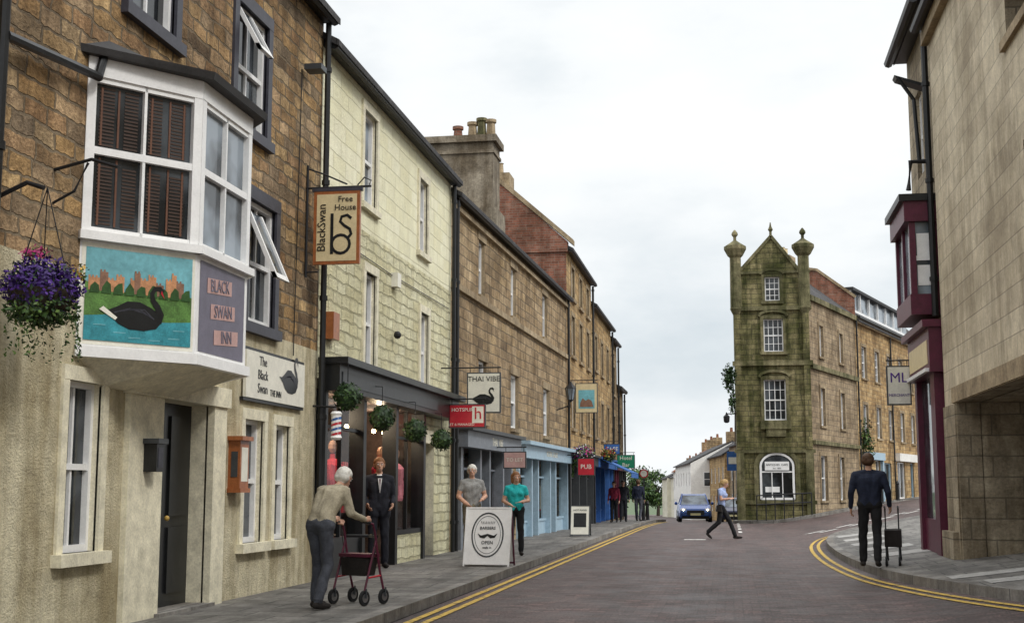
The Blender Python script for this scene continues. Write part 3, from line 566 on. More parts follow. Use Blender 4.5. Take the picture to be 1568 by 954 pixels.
def terrace(name,f,u0,u1,zt,mat,wins,winz,fas,depth=9,gable=None,cols=2,awn=False,rh=2.4,zb=-.8):
    b=Bld(name); ops=[(a,a+w,z0,z1) for a,w in wins for z0,z1 in winz]
    b.wall('wall',mat,f,u0,u1,2.8,zt,ops,.16,'stone_trim')
    b.wall('ground_wall',mat,f,u0,u1,zb,2.8,[(u0+.3,u1-.3,0.05,2.3)],.3)
    b.shell(f,u0,u1,zb,zt,depth,mat,rh=rh,endmat=gable)
    for i,g in enumerate(ops): b.sash(f,*g,rec=.13,cols=cols,rows=1,gl='glassblue' if i%2 else 'glass'); b.surround(f,*g,'stone_trim',w=.12)
    b.box('fascia',fas,f,u0+.2,u1-.2,0,.26,2.3,2.62); b.box('cornice',fas,f,u0+.15,u1-.15,0,.38,2.62,2.7)
    n=max(2,int((u1-u0)/2)); shopfront(b,f,u0+.3,u1-.3,2.3,fas,[u0+.3+(u1-u0-.76)*i/n for i in range(n+1)],doors=(n//2,))
    b.gutter(f,u0,u1,zt-.03); b.pipe(f,u1-.2,.1,zt-.1)
    if awn:
        a,e=awn; b.hexa('awning','blue',[f.P(a,.3,2.6),f.P(e,.3,2.6),f.P(e,1.5,2.05),f.P(a,1.5,2.05)],[f.P(a,.3,2.64),f.P(e,.3,2.64),f.P(e,1.5,2.09),f.P(a,1.5,2.09)]); b.box('awning','blue',f,a,e,1.48,1.5,1.88,2.06)
    return b
T=Fr((-5.35,0),(0,1))
b=terrace('golden_stone_house',T,43.35,51.3,9.5,'ashlar_gold',[(44.6,.9),(47.0,.9),(49.4,.9)],[(3.5,5.0),(6.0,7.4),(8.0,9.1)],'darkgrey',gable='brick')
b.poly('gable_parapet','brick',Fr((-5.35,43.35),(1,0)),[(.05,9.4),(.05,9.75),(-2.35,11.9),(-4.6,9.75),(-4.6,9.4)],.06,.3)
b.poly('gable_coping','stone_trim',Fr((-5.35,43.35),(1,0)),[(.25,9.62),(.25,9.8),(-2.35,12.1),(-2.35,11.9)],.1,.4)
b.box('chimney','stone_trim',T,43.6,44.6,-3.6,-2.0,11.5,12.3); b.lathe('chimney_pot','stone_trim',T.P(44,-2.4,12.3),[(.14,0),(.11,.4),(.14,.42)]); b.lathe('chimney_pot','towertrim',T.P(44,-3.1,12.3),[(.14,0),(.11,.4),(.14,.42)])
b.finish()
terrace('sandstone_house',T,51.3,59.9,8.7,'ashlar_gold',[(52.5,.9),(55,.9),(57.6,.9)],[(3.5,5.0),(6.2,7.6)],'blue',awn=(51.8,55.5)).finish()
terrace('brown_stone_house',T,59.9,63,8.3,'ashlar',[(60.8,.9)],[(3.3,4.8),(5.8,7.1)],'maroon').finish()
terrace('low_stone_house',T,63,66.5,6.3,'ashlar',[(64.2,.9)],[(3.3,4.6)],'darkgrey',rh=1.8).finish()
# ------------------------------------------------------------------ TOWER
tw=Bld('turreted_stone_building')
F=Fr((.3,62),(1,0)); TW=3.45; g0=-.3; zt=11.6
cx=1.8
ops=[(cx-.5,cx+.5,4.6,6.5),(cx-.45,cx+.45,7.8,9.35),(cx-.34,cx+.34,10.2,11.35),(cx-.8,cx+.8,.95,2.5)]
tw.wall('front_wall','tower',F,0,TW,g0,zt,ops,.22)
tw.poly('gable','tower',F,[(.35,zt),(TW-.45,zt),(TW-.45,zt+.05),(1.8,13.2),(.35,zt+.05)],.0,.4)
tw.ribbon('gable_coping','towertrim',F,[(.3,zt+.05),(1.8,13.3)],.14,.08,.5); tw.ribbon('gable_coping','towertrim',F,[(1.8,13.3),(TW-.4,zt+.05)],.14,.08,.5)
tw.lathe('finial','towertrim',F.P(1.8,-.2,13.25),[(.14,0),(.06,.15),(.06,.3),(.12,.4),(.05,.55),(.02,.75)],10)
for i,g in enumerate(ops[:3]):
    tw.sash(F,*g,rec=.16,cols=4 if i<2 else 3,rows=2,mat='white',fw=.05); tw.surround(F,*g,'towertrim',w=.14,t=.07,sill=.14,sp=.14)
    r=(g[1]-g[0])/2+.2; tw.ribbon('hood_mould','towertrim',F,[(cx+r*math.cos(t),g[3]+.12+.4*r*math.sin(t)) for t in [math.pi*k/10 for k in range(11)]],.12,.14,.14)
tw.box('corbel','towertrim',F,cx-.7,cx+.7,0,.2,4.2,4.46); tw.box('corbel','towertrim',F,cx-.45,cx+.45,0,.15,3.85,4.2)
g=ops[3]; tw.face('arch_glass','glass',[F.P(g[0],-.15,g[2]),F.P(g[1],-.15,g[2]),F.P(g[1],-.15,g[3]),F.P(g[0],-.15,g[3])])
tw.poly('arch_glass','glass',F,[(cx+.8*math.cos(t),2.5+.6*math.sin(t)) for t in [math.pi*k/12 for k in range(13)]],.01)
arcp=[(cx+.74,.98),(cx+.74,2.5)]+[(cx+.74*math.cos(t),2.5+.56*math.sin(t)) for t in [math.pi*k/12 for k in range(1,12)]]+[(cx-.74,2.5),(cx-.74,.98)]
tw.ribbon('arch_frame','white',F,arcp,.1,.05,.1); tw.box('arch_frame','white',F,cx-.74,cx+.74,-.12,.05,.95,1.05); tw.box('arch_frame','white',F,cx-.7,cx+.7,-.1,.03,2.2,2.26)
for u in (-.24,.24): tw.box('arch_frame','white',F,cx+u-.02,cx+u+.02,-.1,.02,1.05,2.2)
tw.ribbon('arch_hood','towertrim',F,[(cx+.95,.9),(cx+.95,2.5)]+[(cx+.95*math.cos(t),2.5+.75*math.sin(t)) for t in [math.pi*k/12 for k in range(1,12)]]+[(cx-.95,2.5),(cx-.95,.9)],.2,.09,.09)
tw.box('window_sign','white',F,cx-.55,cx+.55,.03,.07,2.3,2.7); tw.text('window_sign','black','ANTIQUES  CAFE',.13,F,cx,.075,2.55); tw.text('window_sign','black','Est. 1850',.1,F,cx,.075,2.39); tw.box('window_sign','white',F,cx-.55,cx+.1,-.08,-.05,1.3,1.55)
for z,t,d in ((3.1,.16,.12),(7.15,.22,.16),(9.75,.2,.14),(11.5,.12,.1),(.75,.18,.1)):
    tw.box('string_course','towertrim',F,-.12,TW+.12,0,d,z,z+t)
for c,s in ((.12,-1),(TW-.18,1)):
    tw.box('corner_buttress','towertrim',F,c-.16,c+.2,.0,.22,g0,3.1); tw.box('corner_buttress','tower',F,c-.12,c+.16,0,.14,3.26,9.75)
    tw.lathe('corner_turret','towertrim',F.P(c,-.02,9.4),[(.08,0),(.3,.45),(.28,.5),(.26,2.9),(.36,3.0),(.52,3.3),(.52,3.45),(.2,3.65),(.07,3.75),(.07,3.9),(.15,4.0),(.14,4.1),(.03,4.25)],10)
tw.face('side_wall','tower',[F.P(0,0,g0),F.P(0,-9,g0),F.P(0,-9,zt),F.P(0,0,zt)])
R=Fr((.3+TW,62),(.3256,.9455))
rops=[(1.2,2.3,.9,3.0),(4.6,5.5,.9,3.0),(1.5,2.3,4.4,6.2),(5.2,6.0,4.4,6.2),(1.6,2.3,7.7,9.2),(5.3,6.0,7.7,9.2)]
tw.wall('side_wall','towerside',R,0,8.7,g0,10.4,rops,.2)
for g in rops: tw.sash(R,*g,rec=.16,cols=2,rows=1,fw=.06); tw.surround(R,*g,'stone_trim',w=.13,t=.04)
for z,t in ((3.5,.18),(7.0,.22),(10.2,.25)): tw.box('string_course','towertrim',R,0,8.7,0,.15,z,z+t)
tw.pipe(R,8.6,.3,10.2,.12)
RT=R.P(8.7,0,0)
tw.face('roof','slate',[R.P(0,.1,10.45),R.P(8.7,.1,10.45),R.P(8.7,-2.2,12.3),R.P(0,-1.6,12.3)]); tw.face('roof','slate',[F.P(0,-.3,11.6),F.P(0,-9,11.6),F.P(1.7,-9,12.5),F.P(1.7,-.3,13.0)])
tw.poly('brick_gable','brick',Fr(R.P(8.5,0,0)[:2],(1,.0)),[(.1,10.3),(.1,11.4),(-1.8,12.9),(-4.5,13.3),(-4.5,10.3)],.0,.4); tw.ribbon('brick_gable_coping','stone_trim',Fr(R.P(8.5,0,0)[:2],(1,.0)),[(-4.5,13.35),(-1.8,12.95),(.15,11.45)],.14,.06,.5)
tw.box('chimney','stone_trim',R,.9,1.9,-1.9,-1.1,10.5,12.6) ; tw.lathe('chimney_pot','signcream',R.P(1.15,-1.5,12.6),[(.13,0),(.1,.4),(.13,.42)]); tw.lathe('chimney_pot','signcream',R.P(1.6,-1.5,12.6),[(.13,0),(.1,.4),(.13,.42)])
tw.box('wall_lamp_arm','iron',F,-.45,0,.0,.03,4.9,4.95)
tw.lathe('wall_lamp','iron',F.P(-.45,.02,4.5),[(.06,0),(.13,.05),(.15,.3),(.05,.4),(.02,.5)],8)
tw.finish()
iv=Bld('climbing_plant'); iv.leaves('leaves',['leaf','leafdark','leafdark'],(.02,61.7,6.6),(.36,.3,.7),600,.08,.2); iv.leaves('leaves',['leaf','leafdark'],(.12,61.8,5.5),(.2,.2,.7),250,.07,.2); iv.tube('stem','bark',[(.22,61.9,3.5),(.25,61.95,5),(.15,61.9,6.8)],.03); iv.finish()
iv=Bld('climbing_plant'); c=R.P(9.3,.25,4.0); iv.leaves('leaves',['leaf','leafdark','leaflight'],c,(.5,.4,1.2),500,.09,.2); iv.tube('stem','bark',[R.P(9.3,.1,.9),R.P(9.3,.1,4)],.03); iv.finish()
ra=Bld('iron_railing')
for z in (1.15,.75): ra.tube('rail','iron',[(1.1,59.75,z),(3.5,59.95,z+.12)],.03)
for i in range(7):
    x=1.1+i*.4; ra.tube('post','iron',[(x,59.75+i*.033,G(x,59.8)+.1),(x,59.75+i*.033,1.17+i*.02)],.025)
ra.finish()
b2=Bld('side_street_stone_building')
wz=[(4.2,5.9),(7.3,9.0)]; us=[1.2,4.2,7.2,10.2,13.2,16.2,19.2]
ops=[(u,u+1.0,a,b_) for u in us for a,b_ in wz]
Q=Fr(RT[:2],(.3256,.9455))
b2.wall('wall','ashlar_gold',Q,0,23,3.4,10.3,ops,.18,'stone_trim')
gops=[(1.0,2.6,.6,2.9),(3.6,4.6,.6,3.0),(5.6,7.4,.9,2.9),(9,11,.9,3.0),(12.5,13.5,.9,3.0),(15,17,1.1,3.0)]
b2.wall('ground_wall','ashlar_gold',Q,0,23,-.5,3.4,gops,.25,'stone_trim')
for i,g in enumerate(ops): b2.sash(Q,*g,rec=.14,cols=2,rows=2 if i%2 else 1,gl='glass'); b2.surround(Q,*g,'stone_trim',w=.14)
for i,g in enumerate(gops): b2.sash(Q,*g,rec=.14,cols=2,mat='white' if i%2 else 'ltblue',split=0)
b2.box('fascia','ltblue',Q,.8,4.9,0,.25,3.0,3.4); b2.box('fascia','whitewall',Q,8.6,13.8,0,.25,3.05,3.5); b2.box('cornice','stone_trim',Q,0,23,0,.2,10.1,10.35)
for u in (.8,4.7): b2.box('pilaster','ltblue',Q,u,u+.25,0,.15,.4,3.0)
b2.shell(Q,0,23,-.5,10.35,5.6,'ashlar_gold',rh=2.6)
b2.box('dormer','white',Q,1.5,16,-1.6,-.5,10.9,11.1)
for k in range(7):
    u=1.5+k*2.07; b2.box('dormer','white',Q,u,u+.12,-1.5,-.5,11.1,12.1)
b2.box('dormer','roofedge',Q,1.4,16.1,-2.6,-.35,12.1,12.25); b2.box('dormer_glass','glassblue',Q,1.5,16,-2.6,-.62,11.1,12.1)
b2.gutter(Q,0,23,10.4,.2); b2.pipe(Q,7.9,.7,10.3)
b2.finish()
# ------------------------------------------------------------------ RIGHT building
rb=Bld('pale_stone_building'); RF=Fr((3.5,22.4),(0,-1))
def ru(y): return 22.4-y
ops=[(ru(21.3),ru(6.5),.0,2.75),(ru(15.85),ru(14.0),2.95,5.5),(ru(16.45),ru(14.9),6.95,8.4)]
rb.wall('wall','rightwall',RF,0,20,-.2,9.3,ops,.35,'rightstone')
for g in ops[1:]: rb.sash(RF,*g,rec=.3,cols=2,mat='darkgrey'); rb.box('sill','stone_trim',RF,g[0]-.15,g[1]+.15,-.1,.06,g[2]-.12,g[2])
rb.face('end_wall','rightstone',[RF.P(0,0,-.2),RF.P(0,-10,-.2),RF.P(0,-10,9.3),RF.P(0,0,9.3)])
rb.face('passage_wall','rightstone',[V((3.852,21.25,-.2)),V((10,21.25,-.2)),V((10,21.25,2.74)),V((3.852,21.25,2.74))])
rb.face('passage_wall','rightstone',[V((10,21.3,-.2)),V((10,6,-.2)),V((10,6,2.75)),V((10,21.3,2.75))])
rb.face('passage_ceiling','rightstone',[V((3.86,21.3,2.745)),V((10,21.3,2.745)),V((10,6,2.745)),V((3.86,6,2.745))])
rb.box('arch_lintel','stone_trim',RF,ru(21.6),ru(6.2),-.02,.025,2.76,3.0); rb.box('quoin','rightstone',RF,-.02,1.08,-.02,.03,-.2,2.74)
rb.box('buttress_base','rightstone',RF,-.1,1.0,.0,.12,-.2,.75)
rb.shell(RF,0,20,9.2,9.3,10,'rightstone',rh=3); rb.gutter(RF,0,20,9.22,.18,.08)
rb.box('cornice','stone_trim',RF,-.1,20,0,.12,8.95,9.18)
rb.finish()
mr=Bld('maroon_shop_building'); MF=Fr((3.62,26.0),(0,-1))
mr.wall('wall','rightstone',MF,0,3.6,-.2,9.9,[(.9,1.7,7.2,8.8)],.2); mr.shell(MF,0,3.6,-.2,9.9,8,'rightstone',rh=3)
mr.sash(MF,.9,1.7,7.2,8.8,cols=2)
mr.box('shopfront_pilaster','maroon',MF,2.9,3.35,0,.24,.1,3.35); mr.box('shopfront_pilaster','maroon',MF,1.0,1.25,0,.24,.1,3.35); mr.box('shopfront_fascia','maroon',MF,.9,3.5,0,.32,3.35,4.1); mr.box('shopfront_fascia','signcream',MF,1.1,3.3,.32,.33,3.5,3.9)
mr.box('shopfront_cornice','maroon',MF,.8,3.55,0,.42,4.1,4.22); mr.box('stall_riser','maroon',MF,1.25,2.9,0,.18,.1,.9); mr.box('shop_window_glass','glass',MF,1.25,2.9,0,.14,.9,3.35)
mr.box('shopfront_cornice','white',MF,1.0,3.4,.32,.38,3.36,3.42)
ox=.54
mr.box('oriel_base','maroon',MF,1.3,3.2,0,ox,4.35,4.7); mr.box('oriel_head','maroon',MF,1.25,3.25,0,ox+.06,5.95,6.3); mr.box('oriel_head','black',MF,1.2,3.3,0,ox+.14,6.3,6.42)
for u in (1.3,2.2,3.1): mr.box('oriel_post','maroon',MF,u,u+.1,ox-.12,ox-.02,4.7,5.95)
mr.box('oriel_glass','glassblue',MF,1.34,3.16,0,ox-.07,4.7,5.95); mr.box('oriel_post','white',MF,3.165,3.18,.12,ox-.12,5.28,5.36); mr.box('oriel_post','maroon',MF,3.15,3.2,.0,.12,4.7,5.95); mr.box('oriel_blind','white',MF,3.165,3.172,.14,ox-.14,5.36,5.75); mr.box('oriel_blind','white',MF,3.165,3.172,.14,ox-.14,4.85,5.2)
mr.gutter(MF,0,3.6,9.8,.3,.09); mr.pipe(MF,3.3,4.3,9.8,.16,.055)
mr.hexa('dormer_eave','black',[MF.P(2.9,.1,8.3),MF.P(3.2,.1,8.3),MF.P(3.2,.62,8.5),MF.P(2.9,.62,8.5)],[MF.P(2.9,.1,8.36),MF.P(3.2,.1,8.36),MF.P(3.2,.66,8.56),MF.P(2.9,.66,8.56)]); mr.tube('dormer_eave','black',[MF.P(3.2,.6,8.5),MF.P(3.2,.35,8.1),MF.P(3.2,.3,7.0)],.035); mr.tube('bracket_pipe','iron',[MF.P(3.2,.1,7.0),MF.P(3.2,.45,7.0),MF.P(3.2,.5,6.5)],.045)
mr.finish()
def projsign(name,O,z0,z1,x0,x1,mat,lines,tmat='black',arm=None,size=.14,border='darkgrey'):
    b=Bld(name); fs=Fr(O,(1,0)); b.box('board',border,fs,x0,x1,-.03,.03,z0,z1); b.box('face',mat,fs,x0+.025,x1-.025,.03,.034,z0+.025,z1-.025)
    n=len(lines)
    for i,t in enumerate(lines):
        if t: z=z1-(z1-z0)*(i+.5)/n; b.text('lettering',tmat,t,size,fs,(x0+x1)/2,.037,z)
    if arm is not None:
        b.tube('bracket','iron',[fs.P(arm,0,z1+.1),fs.P((x0 if arm>x1 else x1),0,z1+.1)],.014)
        for xx in (x0+.06,x1-.06): b.tube('bracket','iron',[fs.P(xx,0,z1),fs.P(xx,0,z1+.1)],.008)
    return b
s=projsign('hanging_shop_sign',(3.62,25.0),2.95,3.68,-.74,-.3,'signback',['','MERCHANT'],'purple',arm=0,size=.07); s.text('lettering','purple','ML',.26,Fr((3.62,25.0),(1,0)),-.52,.037,3.45); s.finish()
s=projsign('hanging_restaurant_sign',(-5.84,26.2),2.95,3.78,.55,1.25,'signback',['THAI VIBE','',''],'black',arm=0,size=.15); swan(s,'lettering',Fr((-5.84,26.2),(1,0)),.92,3.2,.4,.038,'black'); s.finish()
s=projsign('estate_agent_sign',(-5.84,25.6),2.62,3.1,.3,1.05,'red',['',''],'signback',arm=0,size=.085); q=Fr((-5.84,25.6),(1,0)); s.text('lettering','signback','HOTSPUR',.10,q,.58,.037,2.98); s.box('lettering','signback',q,.78,1.01,.034,.036,2.72,3.05); s.text('lettering','red','h',.34,q,.9,.039,2.9); s.text('lettering','signback','LET & MANAGED',.07,q,.56,.037,2.69); s.finish()
s=projsign('hanging_inn_sign',(-5.35,43.6),3.95,4.95,.25,1.0,'signcream',['','',''],'black',arm=0); q=Fr((-5.35,43.6),(1,0)); s.poly('picture','paintsky',q,[(.36,4.1),(.9,4.1),(.9,4.72),(.36,4.72)],.04); s.poly('picture','paintcastle2',q,[(.4,4.15),(.86,4.15),(.8,4.35),(.7,4.42),(.6,4.36),(.5,4.45),(.42,4.3)],.045); s.finish()
s=projsign('hanging_shop_sign',(-5.35,41.5),1.85,2.4,.55,1.1,'red',['PUB'],'signback',arm=0,size=.2); s.finish()
s=projsign('hanging_shop_sign',(-5.35,58.5),2.35,2.95,.35,1.15,'green',['Hotel','Bar'],'signback',arm=0,size=.24); s.finish()
s=projsign('hanging_shop_sign',(-5.35,56.0),2.9,3.35,.0,.7,'blue',['CAFE'],'signback',arm=0,size=.24); s.finish()
s=projsign('estate_agent_sign',(-5.6,30.6),1.9,2.3,.3,.85,'pink',['TO LET'],'signback',arm=0,size=.12); s.finish()
def lantern(X,Y,z,wallx):
    b=Bld('wall_lantern'); c=V((X,Y,z)); b.tube('arm','iron',[(wallx,Y,z-.5),(X,Y,z-.35),(X,Y,z-.2)],.02)
    b.tube2('glass','glassblue',[(c+V((0,0,-.18)),.09),(c+V((0,0,.18)),.16)],6); b.tube2('cap','iron',[(c+V((0,0,.18)),.19),(c+V((0,0,.3)),.08),(c+V((0,0,.4)),.03)],6)
    for k in range(6): a=k*math.pi/3; b.tube('bars','iron',[c+V((math.cos(a)*.09,math.sin(a)*.09,-.18)),c+V((math.cos(a)*.165,math.sin(a)*.165,.18))],.01,4)
    b.tube2('base','iron',[(c+V((0,0,-.25)),.03),(c+V((0,0,-.18)),.1)],6); b.finish()
lantern(-4.95,41.0,4.4,-5.4)
def basket(c,r,mats,n,size,trail=True,arm=None):
    b=Bld('hanging_flower_basket'); c=V(c)
    b.lathe('basket','bark',c+V((0,0,-r*.75)),[(r*.25,0),(r*.6,r*.25),(r*.8,r*.7)],12)
    b.leaves('flowers',mats,c+V((0,0,.02)),(r,r,r*.75),n,size,.45); b.leaves('foliage',['leaf','leafdark','leaflight'],c+V((0,0,-r*.5)),(r*.9,r*.9,r*.5),n//2,size,.4)
    if trail:
        for k in range(12):
            a=random.random()*6.28; q=c+V((math.cos(a)*r*.8,math.sin(a)*r*.8,-r*.4))
            for j in range(int(r*60)): q=q+V((random.gauss(0,.012),random.gauss(0,.012),-.022)); b.leaves('foliage',['leaf','leafdark','leaflight'],q,(.02,.02,.02),2,size*.7,.3)
    if arm:
        for k in range(3): a=k*2.09; b.tube('chain','iron',[c+V((math.cos(a)*r*.7,math.sin(a)*r*.7,0)),V(arm)],.005,5)
    b.finish()
basket((-5.36,9.5,2.98),.33,['purple','violet','violet','purple','violet','leafdark'],3200,.025,True,(-5.36,9.5,3.8))
basket((-4.75,42.6,2.55),.42,['pinkpetal','purple','leaf','leaflight','leafdark','white'],900,.05,True,(-4.75,42.6,3.4))
basket((-4.8,52,2.8),.35,['yellowpetal','leaf','leaflight','red'],500,.05,False,(-4.8,52,3.4))
b=Bld('flower_spray'); b.leaves('petals',['pinkpetal','pinkpetal','leaf'],(-5.46,9.55,3.28),(.15,.12,.07),220,.02,.2); b.leaves('petals',['yellowpetal','leaflight'],(-5.1,9.6,3.12),(.08,.08,.1),90,.018,.2); b.tube('stem','leafdark',[(-5.4,9.5,3.05),(-5.46,9.55,3.28)],.006,5); b.finish()
def aboard(X,Y,w,h,ang,face,mode):
    b=Bld('pavement_a_board'); a=math.radians(ang); fa=Fr((X,Y,G(X,Y)+.13),(math.cos(a),math.sin(a)))
    for sg in (1,-1):
        def PP(u,d,z): return fa.P(u,sg*(.22*(1-z/h)+d),z)
        def slab(mat,p,u0,u1,d0,d1,z0,z1): b.hexa(p,mat,[PP(u0,d0,z0),PP(u1,d0,z0),PP(u1,d1,z0),PP(u0,d1,z0)],[PP(u0,d0,z1),PP(u1,d0,z1),PP(u1,d1,z1),PP(u0,d1,z1)])
        slab(face,'panel',-w/2+.025,w/2-.025,-.01,.01,.06,h-.025)
        fm='white' if (mode==0 and sg==1) else ('maroon' if mode==0 else 'darkgrey')
        for u in (-w/2,w/2-.025): slab(fm,'frame',u,u+.025,-.02,.02,0,h)
        slab(fm,'frame',-w/2+.025,w/2-.025,-.018,.018,h-.025,h)
        slab(fm,'frame',-w/2+.025,w/2-.025,-.018,.018,.03,.06)
        if sg==1:
            class F2: pass
            f2=F2(); f2.P=lambda u,d,z: PP(u,d+.012,z)
            if mode==0:
                c=h*.53
                b.ribbon('artwork','darkgrey',f2,[(.27*math.cos(t*math.pi/16),c+.36*math.sin(t*math.pi/16)) for t in range(33)],.025,.002)
                b.ribbon('artwork','darkgrey',f2,[(.225*math.cos(t*math.pi/16),c+.31*math.sin(t*math.pi/16)) for t in range(33)],.008,.002)
                b.ribbon('artwork','black',f2,[(-.17,c+.02),(-.12,c-.03),(-.06,c-.03),(0,c+.0),(.06,c-.03),(.12,c-.03),(.17,c+.02)],[.005,.04,.06,.035,.06,.04,.005],.003)
                b.text('artwork','black','BARBERS',.07,f2,0,.003,c+.11); b.text('artwork','black','OPEN',.08,f2,0,.003,c-.13); b.text('artwork','black','walk in',.055,f2,0,.003,c-.21)
                for k in range(9):
                    x=-.1+k*.025; b.ribbon('artwork','black',f2,[(x,c+.18),(x*1.2,c+.225)],.008,.003)
            else:
                b.box('artwork','black',f2,-w/2+.1,w/2-.1,0,.002,h*.3,h*.75); b.text('artwork','black','HOT FOOD',.07,f2,0,.003,h*.84)
    b.finish()
aboard(-4.08,22.15,.80,.98,-4,'white',0)
aboard(-4.15,36.5,.55,.85,0,'signback',1)
# ------------------------------------------------------------------ cars
M['carblue']=plain('metallic_blue_paint',(.04,.10,.34),.25,.05,metal=.2,bst=0,spec=.6); M['carnavy']=plain('navy_car_paint',(.012,.015,.06),.25,.05,metal=.2,bst=0,spec=.6); M['plate']=plain('number_plate',(.75,.70,.40),.4,.05,bst=0)
def car(name,X,Y,ang,paint,scale=1.0):
    b=Bld(name); a=math.radians(ang); ca,sa=math.cos(a),math.sin(a); z0=G(X,Y)+.01
    def W_(x,y,z): x*=scale;y*=scale;z*=scale; return V((X+x*ca-y*sa,Y+x*sa+y*ca,z0+z))
    stn=[(-2.05,.70,.38,.55,.66),(-1.98,.80,.25,.72,.76),(-1.6,.86,.22,.86,.80),(-1.0,.87,.2,.93,.82),(-.2,.87,.2,.95,.83),(.8,.87,.2,.98,.83),(1.5,.85,.22,1.0,.80),(1.9,.80,.28,.98,.74),(1.98,.72,.4,.8,.68)]
    rings=[]
    for y,w,zl,zb,wb in stn:
        zm=(zl+zb)/2
        rings.append([W_(-w*.9,y,zl),W_(-w,y,zl+.1),W_(-w*1.0,y,zm),W_(-wb,y,zb-.04),W_(-wb*.9,y,zb),W_(wb*.9,y,zb),W_(wb,y,zb-.04),W_(w,y,zm),W_(w,y,zl+.1),W_(w*.9,y,zl)])
    for i in range(len(rings)-1):
        for k in range(10):
            j=(k+1)%10; b.face('car_body',paint,[rings[i][k],rings[i][j],rings[i+1][j],rings[i+1][k]])
    b.face('car_body',paint,rings[0][::-1]); b.face('car_body',paint,rings[-1])
    gh=[(-.95,.74,.93),(-.35,.62,1.40),(-.1,.60,1.46),(.9,.60,1.47),(1.35,.60,1.40),(1.75,.72,.98)]
    bl=[(-.95,.78,.92),(-.5,.79,.94),(0,.79,.95),(.8,.79,.97),(1.4,.77,.98),(1.78,.74,.98)]
    for i in range(5):
        a0,a1=gh[i],gh[i+1]; c0,c1=bl[i],bl[i+1]
        b.face('roof' if 0<i<4 else 'windscreen',paint if 0<i<4 else 'glassblue',[W_(-a0[1],a0[0],a0[2]),W_(a0[1],a0[0],a0[2]),W_(a1[1],a1[0],a1[2]),W_(-a1[1],a1[0],a1[2])])
        for sgn in (-1,1): b.face('side_windows','glassblue',[W_(sgn*c0[1],c0[0],c0[2]),W_(sgn*c1[1],c1[0],c1[2]),W_(sgn*a1[1],a1[0],a1[2]),W_(sgn*a0[1],a0[0],a0[2])])
    for sgn in (-1,1):
        for i in range(5): b.tube('pillar',paint,[W_(sgn*gh[i][1],gh[i][0],gh[i][2]),W_(sgn*gh[i+1][1],gh[i+1][0],gh[i+1][2])],.035,6)
        b.tube('pillar',paint,[W_(sgn*.79,.3,.95),W_(sgn*.61,.3,1.46)],.03,6)
        b.ball('headlight','white',W_(sgn*.62,-1.97,.66),.12,10,(1.3,.6,.8)); b.ball('headlight','bulb',W_(sgn*.62,-2.05,.66),.03,8)
        b.ball('mirror',paint,W_(sgn*.95,-.55,.98),.09,8); b.ball('tail_light','red',W_(sgn*.66,1.95,.8),.09,8)
        for y in (-1.25,1.25): b.wheel('wheel',W_(sgn*.78,y,.31),W_(1,0,0)-W_(0,0,0),.31*scale,.2*scale)
    b.hexa('grille','black',[W_(-.45,-2.08,.40),W_(.45,-2.08,.40),W_(.45,-2.0,.40),W_(-.45,-2.0,.40)],[W_(-.45,-2.07,.64),W_(.45,-2.07,.64),W_(.45,-1.98,.64),W_(-.45,-1.98,.64)])
    b.hexa('number_plate','plate',[W_(-.26,-2.12,.38),W_(.26,-2.12,.38),W_(.26,-2.08,.38),W_(-.26,-2.08,.38)],[W_(-.26,-2.12,.49),W_(.26,-2.12,.49),W_(.26,-2.08,.49),W_(-.26,-2.08,.49)])
    b.hexa('bumper','black',[W_(-.7,-2.07,.2),W_(.7,-2.07,.2),W_(.7,-1.9,.2),W_(-.7,-1.9,.2)],[W_(-.7,-2.09,.34),W_(.7,-2.09,.34),W_(.7,-1.9,.34),W_(-.7,-1.9,.34)])
    b.finish()
car('car',-2.0,71,4,'carblue',1.0)
car('car',.35,80,-8,'carnavy',1.0)
# ------------------------------------------------------------------ distant houses
DF=Fr((-9.8,190),(10.9,-102))
def dh(name,u0,u1,mat,roof,h=5.6,rh=2.0,setb=0,chim=True,depth=8):
    Y=190-102*(u0+u1)/2/102.8; g=rY(Y)-.1; O=DF.P(0,-setb,g); fr=Fr(O,DF.U[:2]); fr.O=V((O.x,O.y,g)); b=Bld(name)
    n=max(1,int((u1-u0)/3.2)); ops=[]
    for k in range(n):
        u=u0+(u1-u0)*(k+.5)/n
        for z in (.9,3.4): ops.append((u-.5,u+.5,z,z+1.4))
    b.wall('wall',mat,fr,u0,u1,-1,h,ops,.15); b.shell(fr,u0,u1,-1,h,depth,mat,roof,rh=rh)
    for o in ops: b.sash(fr,*o,rec=.1,cols=2)
    fe=Fr(fr.P(u1,0,0)[:2],(-fr.N)[:2]); fe.O=V((fe.O.x,fe.O.y,g))
    for z in (.9,3.4):
        b.box('end_window','white',fe,1.2,2.3,-.02,.03,z,z+1.4); b.box('end_window_glass','glass',fe,1.28,2.22,.03,.035,z+.08,z+1.32); b.box('end_window','white',fe,1.28,2.22,.034,.05,z+.66,z+.72)
    if chim:
        for u in (u0+.6,u1-.6):
            b.box('chimney','ashlar',fr,u-.45,u+.45,-depth/2-.5,-depth/2+.5,h+rh-.6,h+rh+1.0)
            for q in (-.2,.2): b.lathe('chimney_pot','redtile',fr.P(u+q,-depth/2,h+rh+1.0),[(.13,0),(.1,.4)])
    b.finish()
dh('cream_house',0,12,'creamwall','slate',5.3); dh('cream_cottage',12,26,'creamwall','slate',5.2,setb=.5); dh('white_house',26,42,'whitewall','redtile',5.6,2.6)
dh('white_gabled_house',42,64,'whitewall','slate',5.6,setb=-.8); dh('orange_stone_house',64,78,'ashlar_gold','slate',5.8,2.4,setb=1.0); dh('stone_cottage',78,91,'towerside','slate',6.2,2.2,setb=1.4)
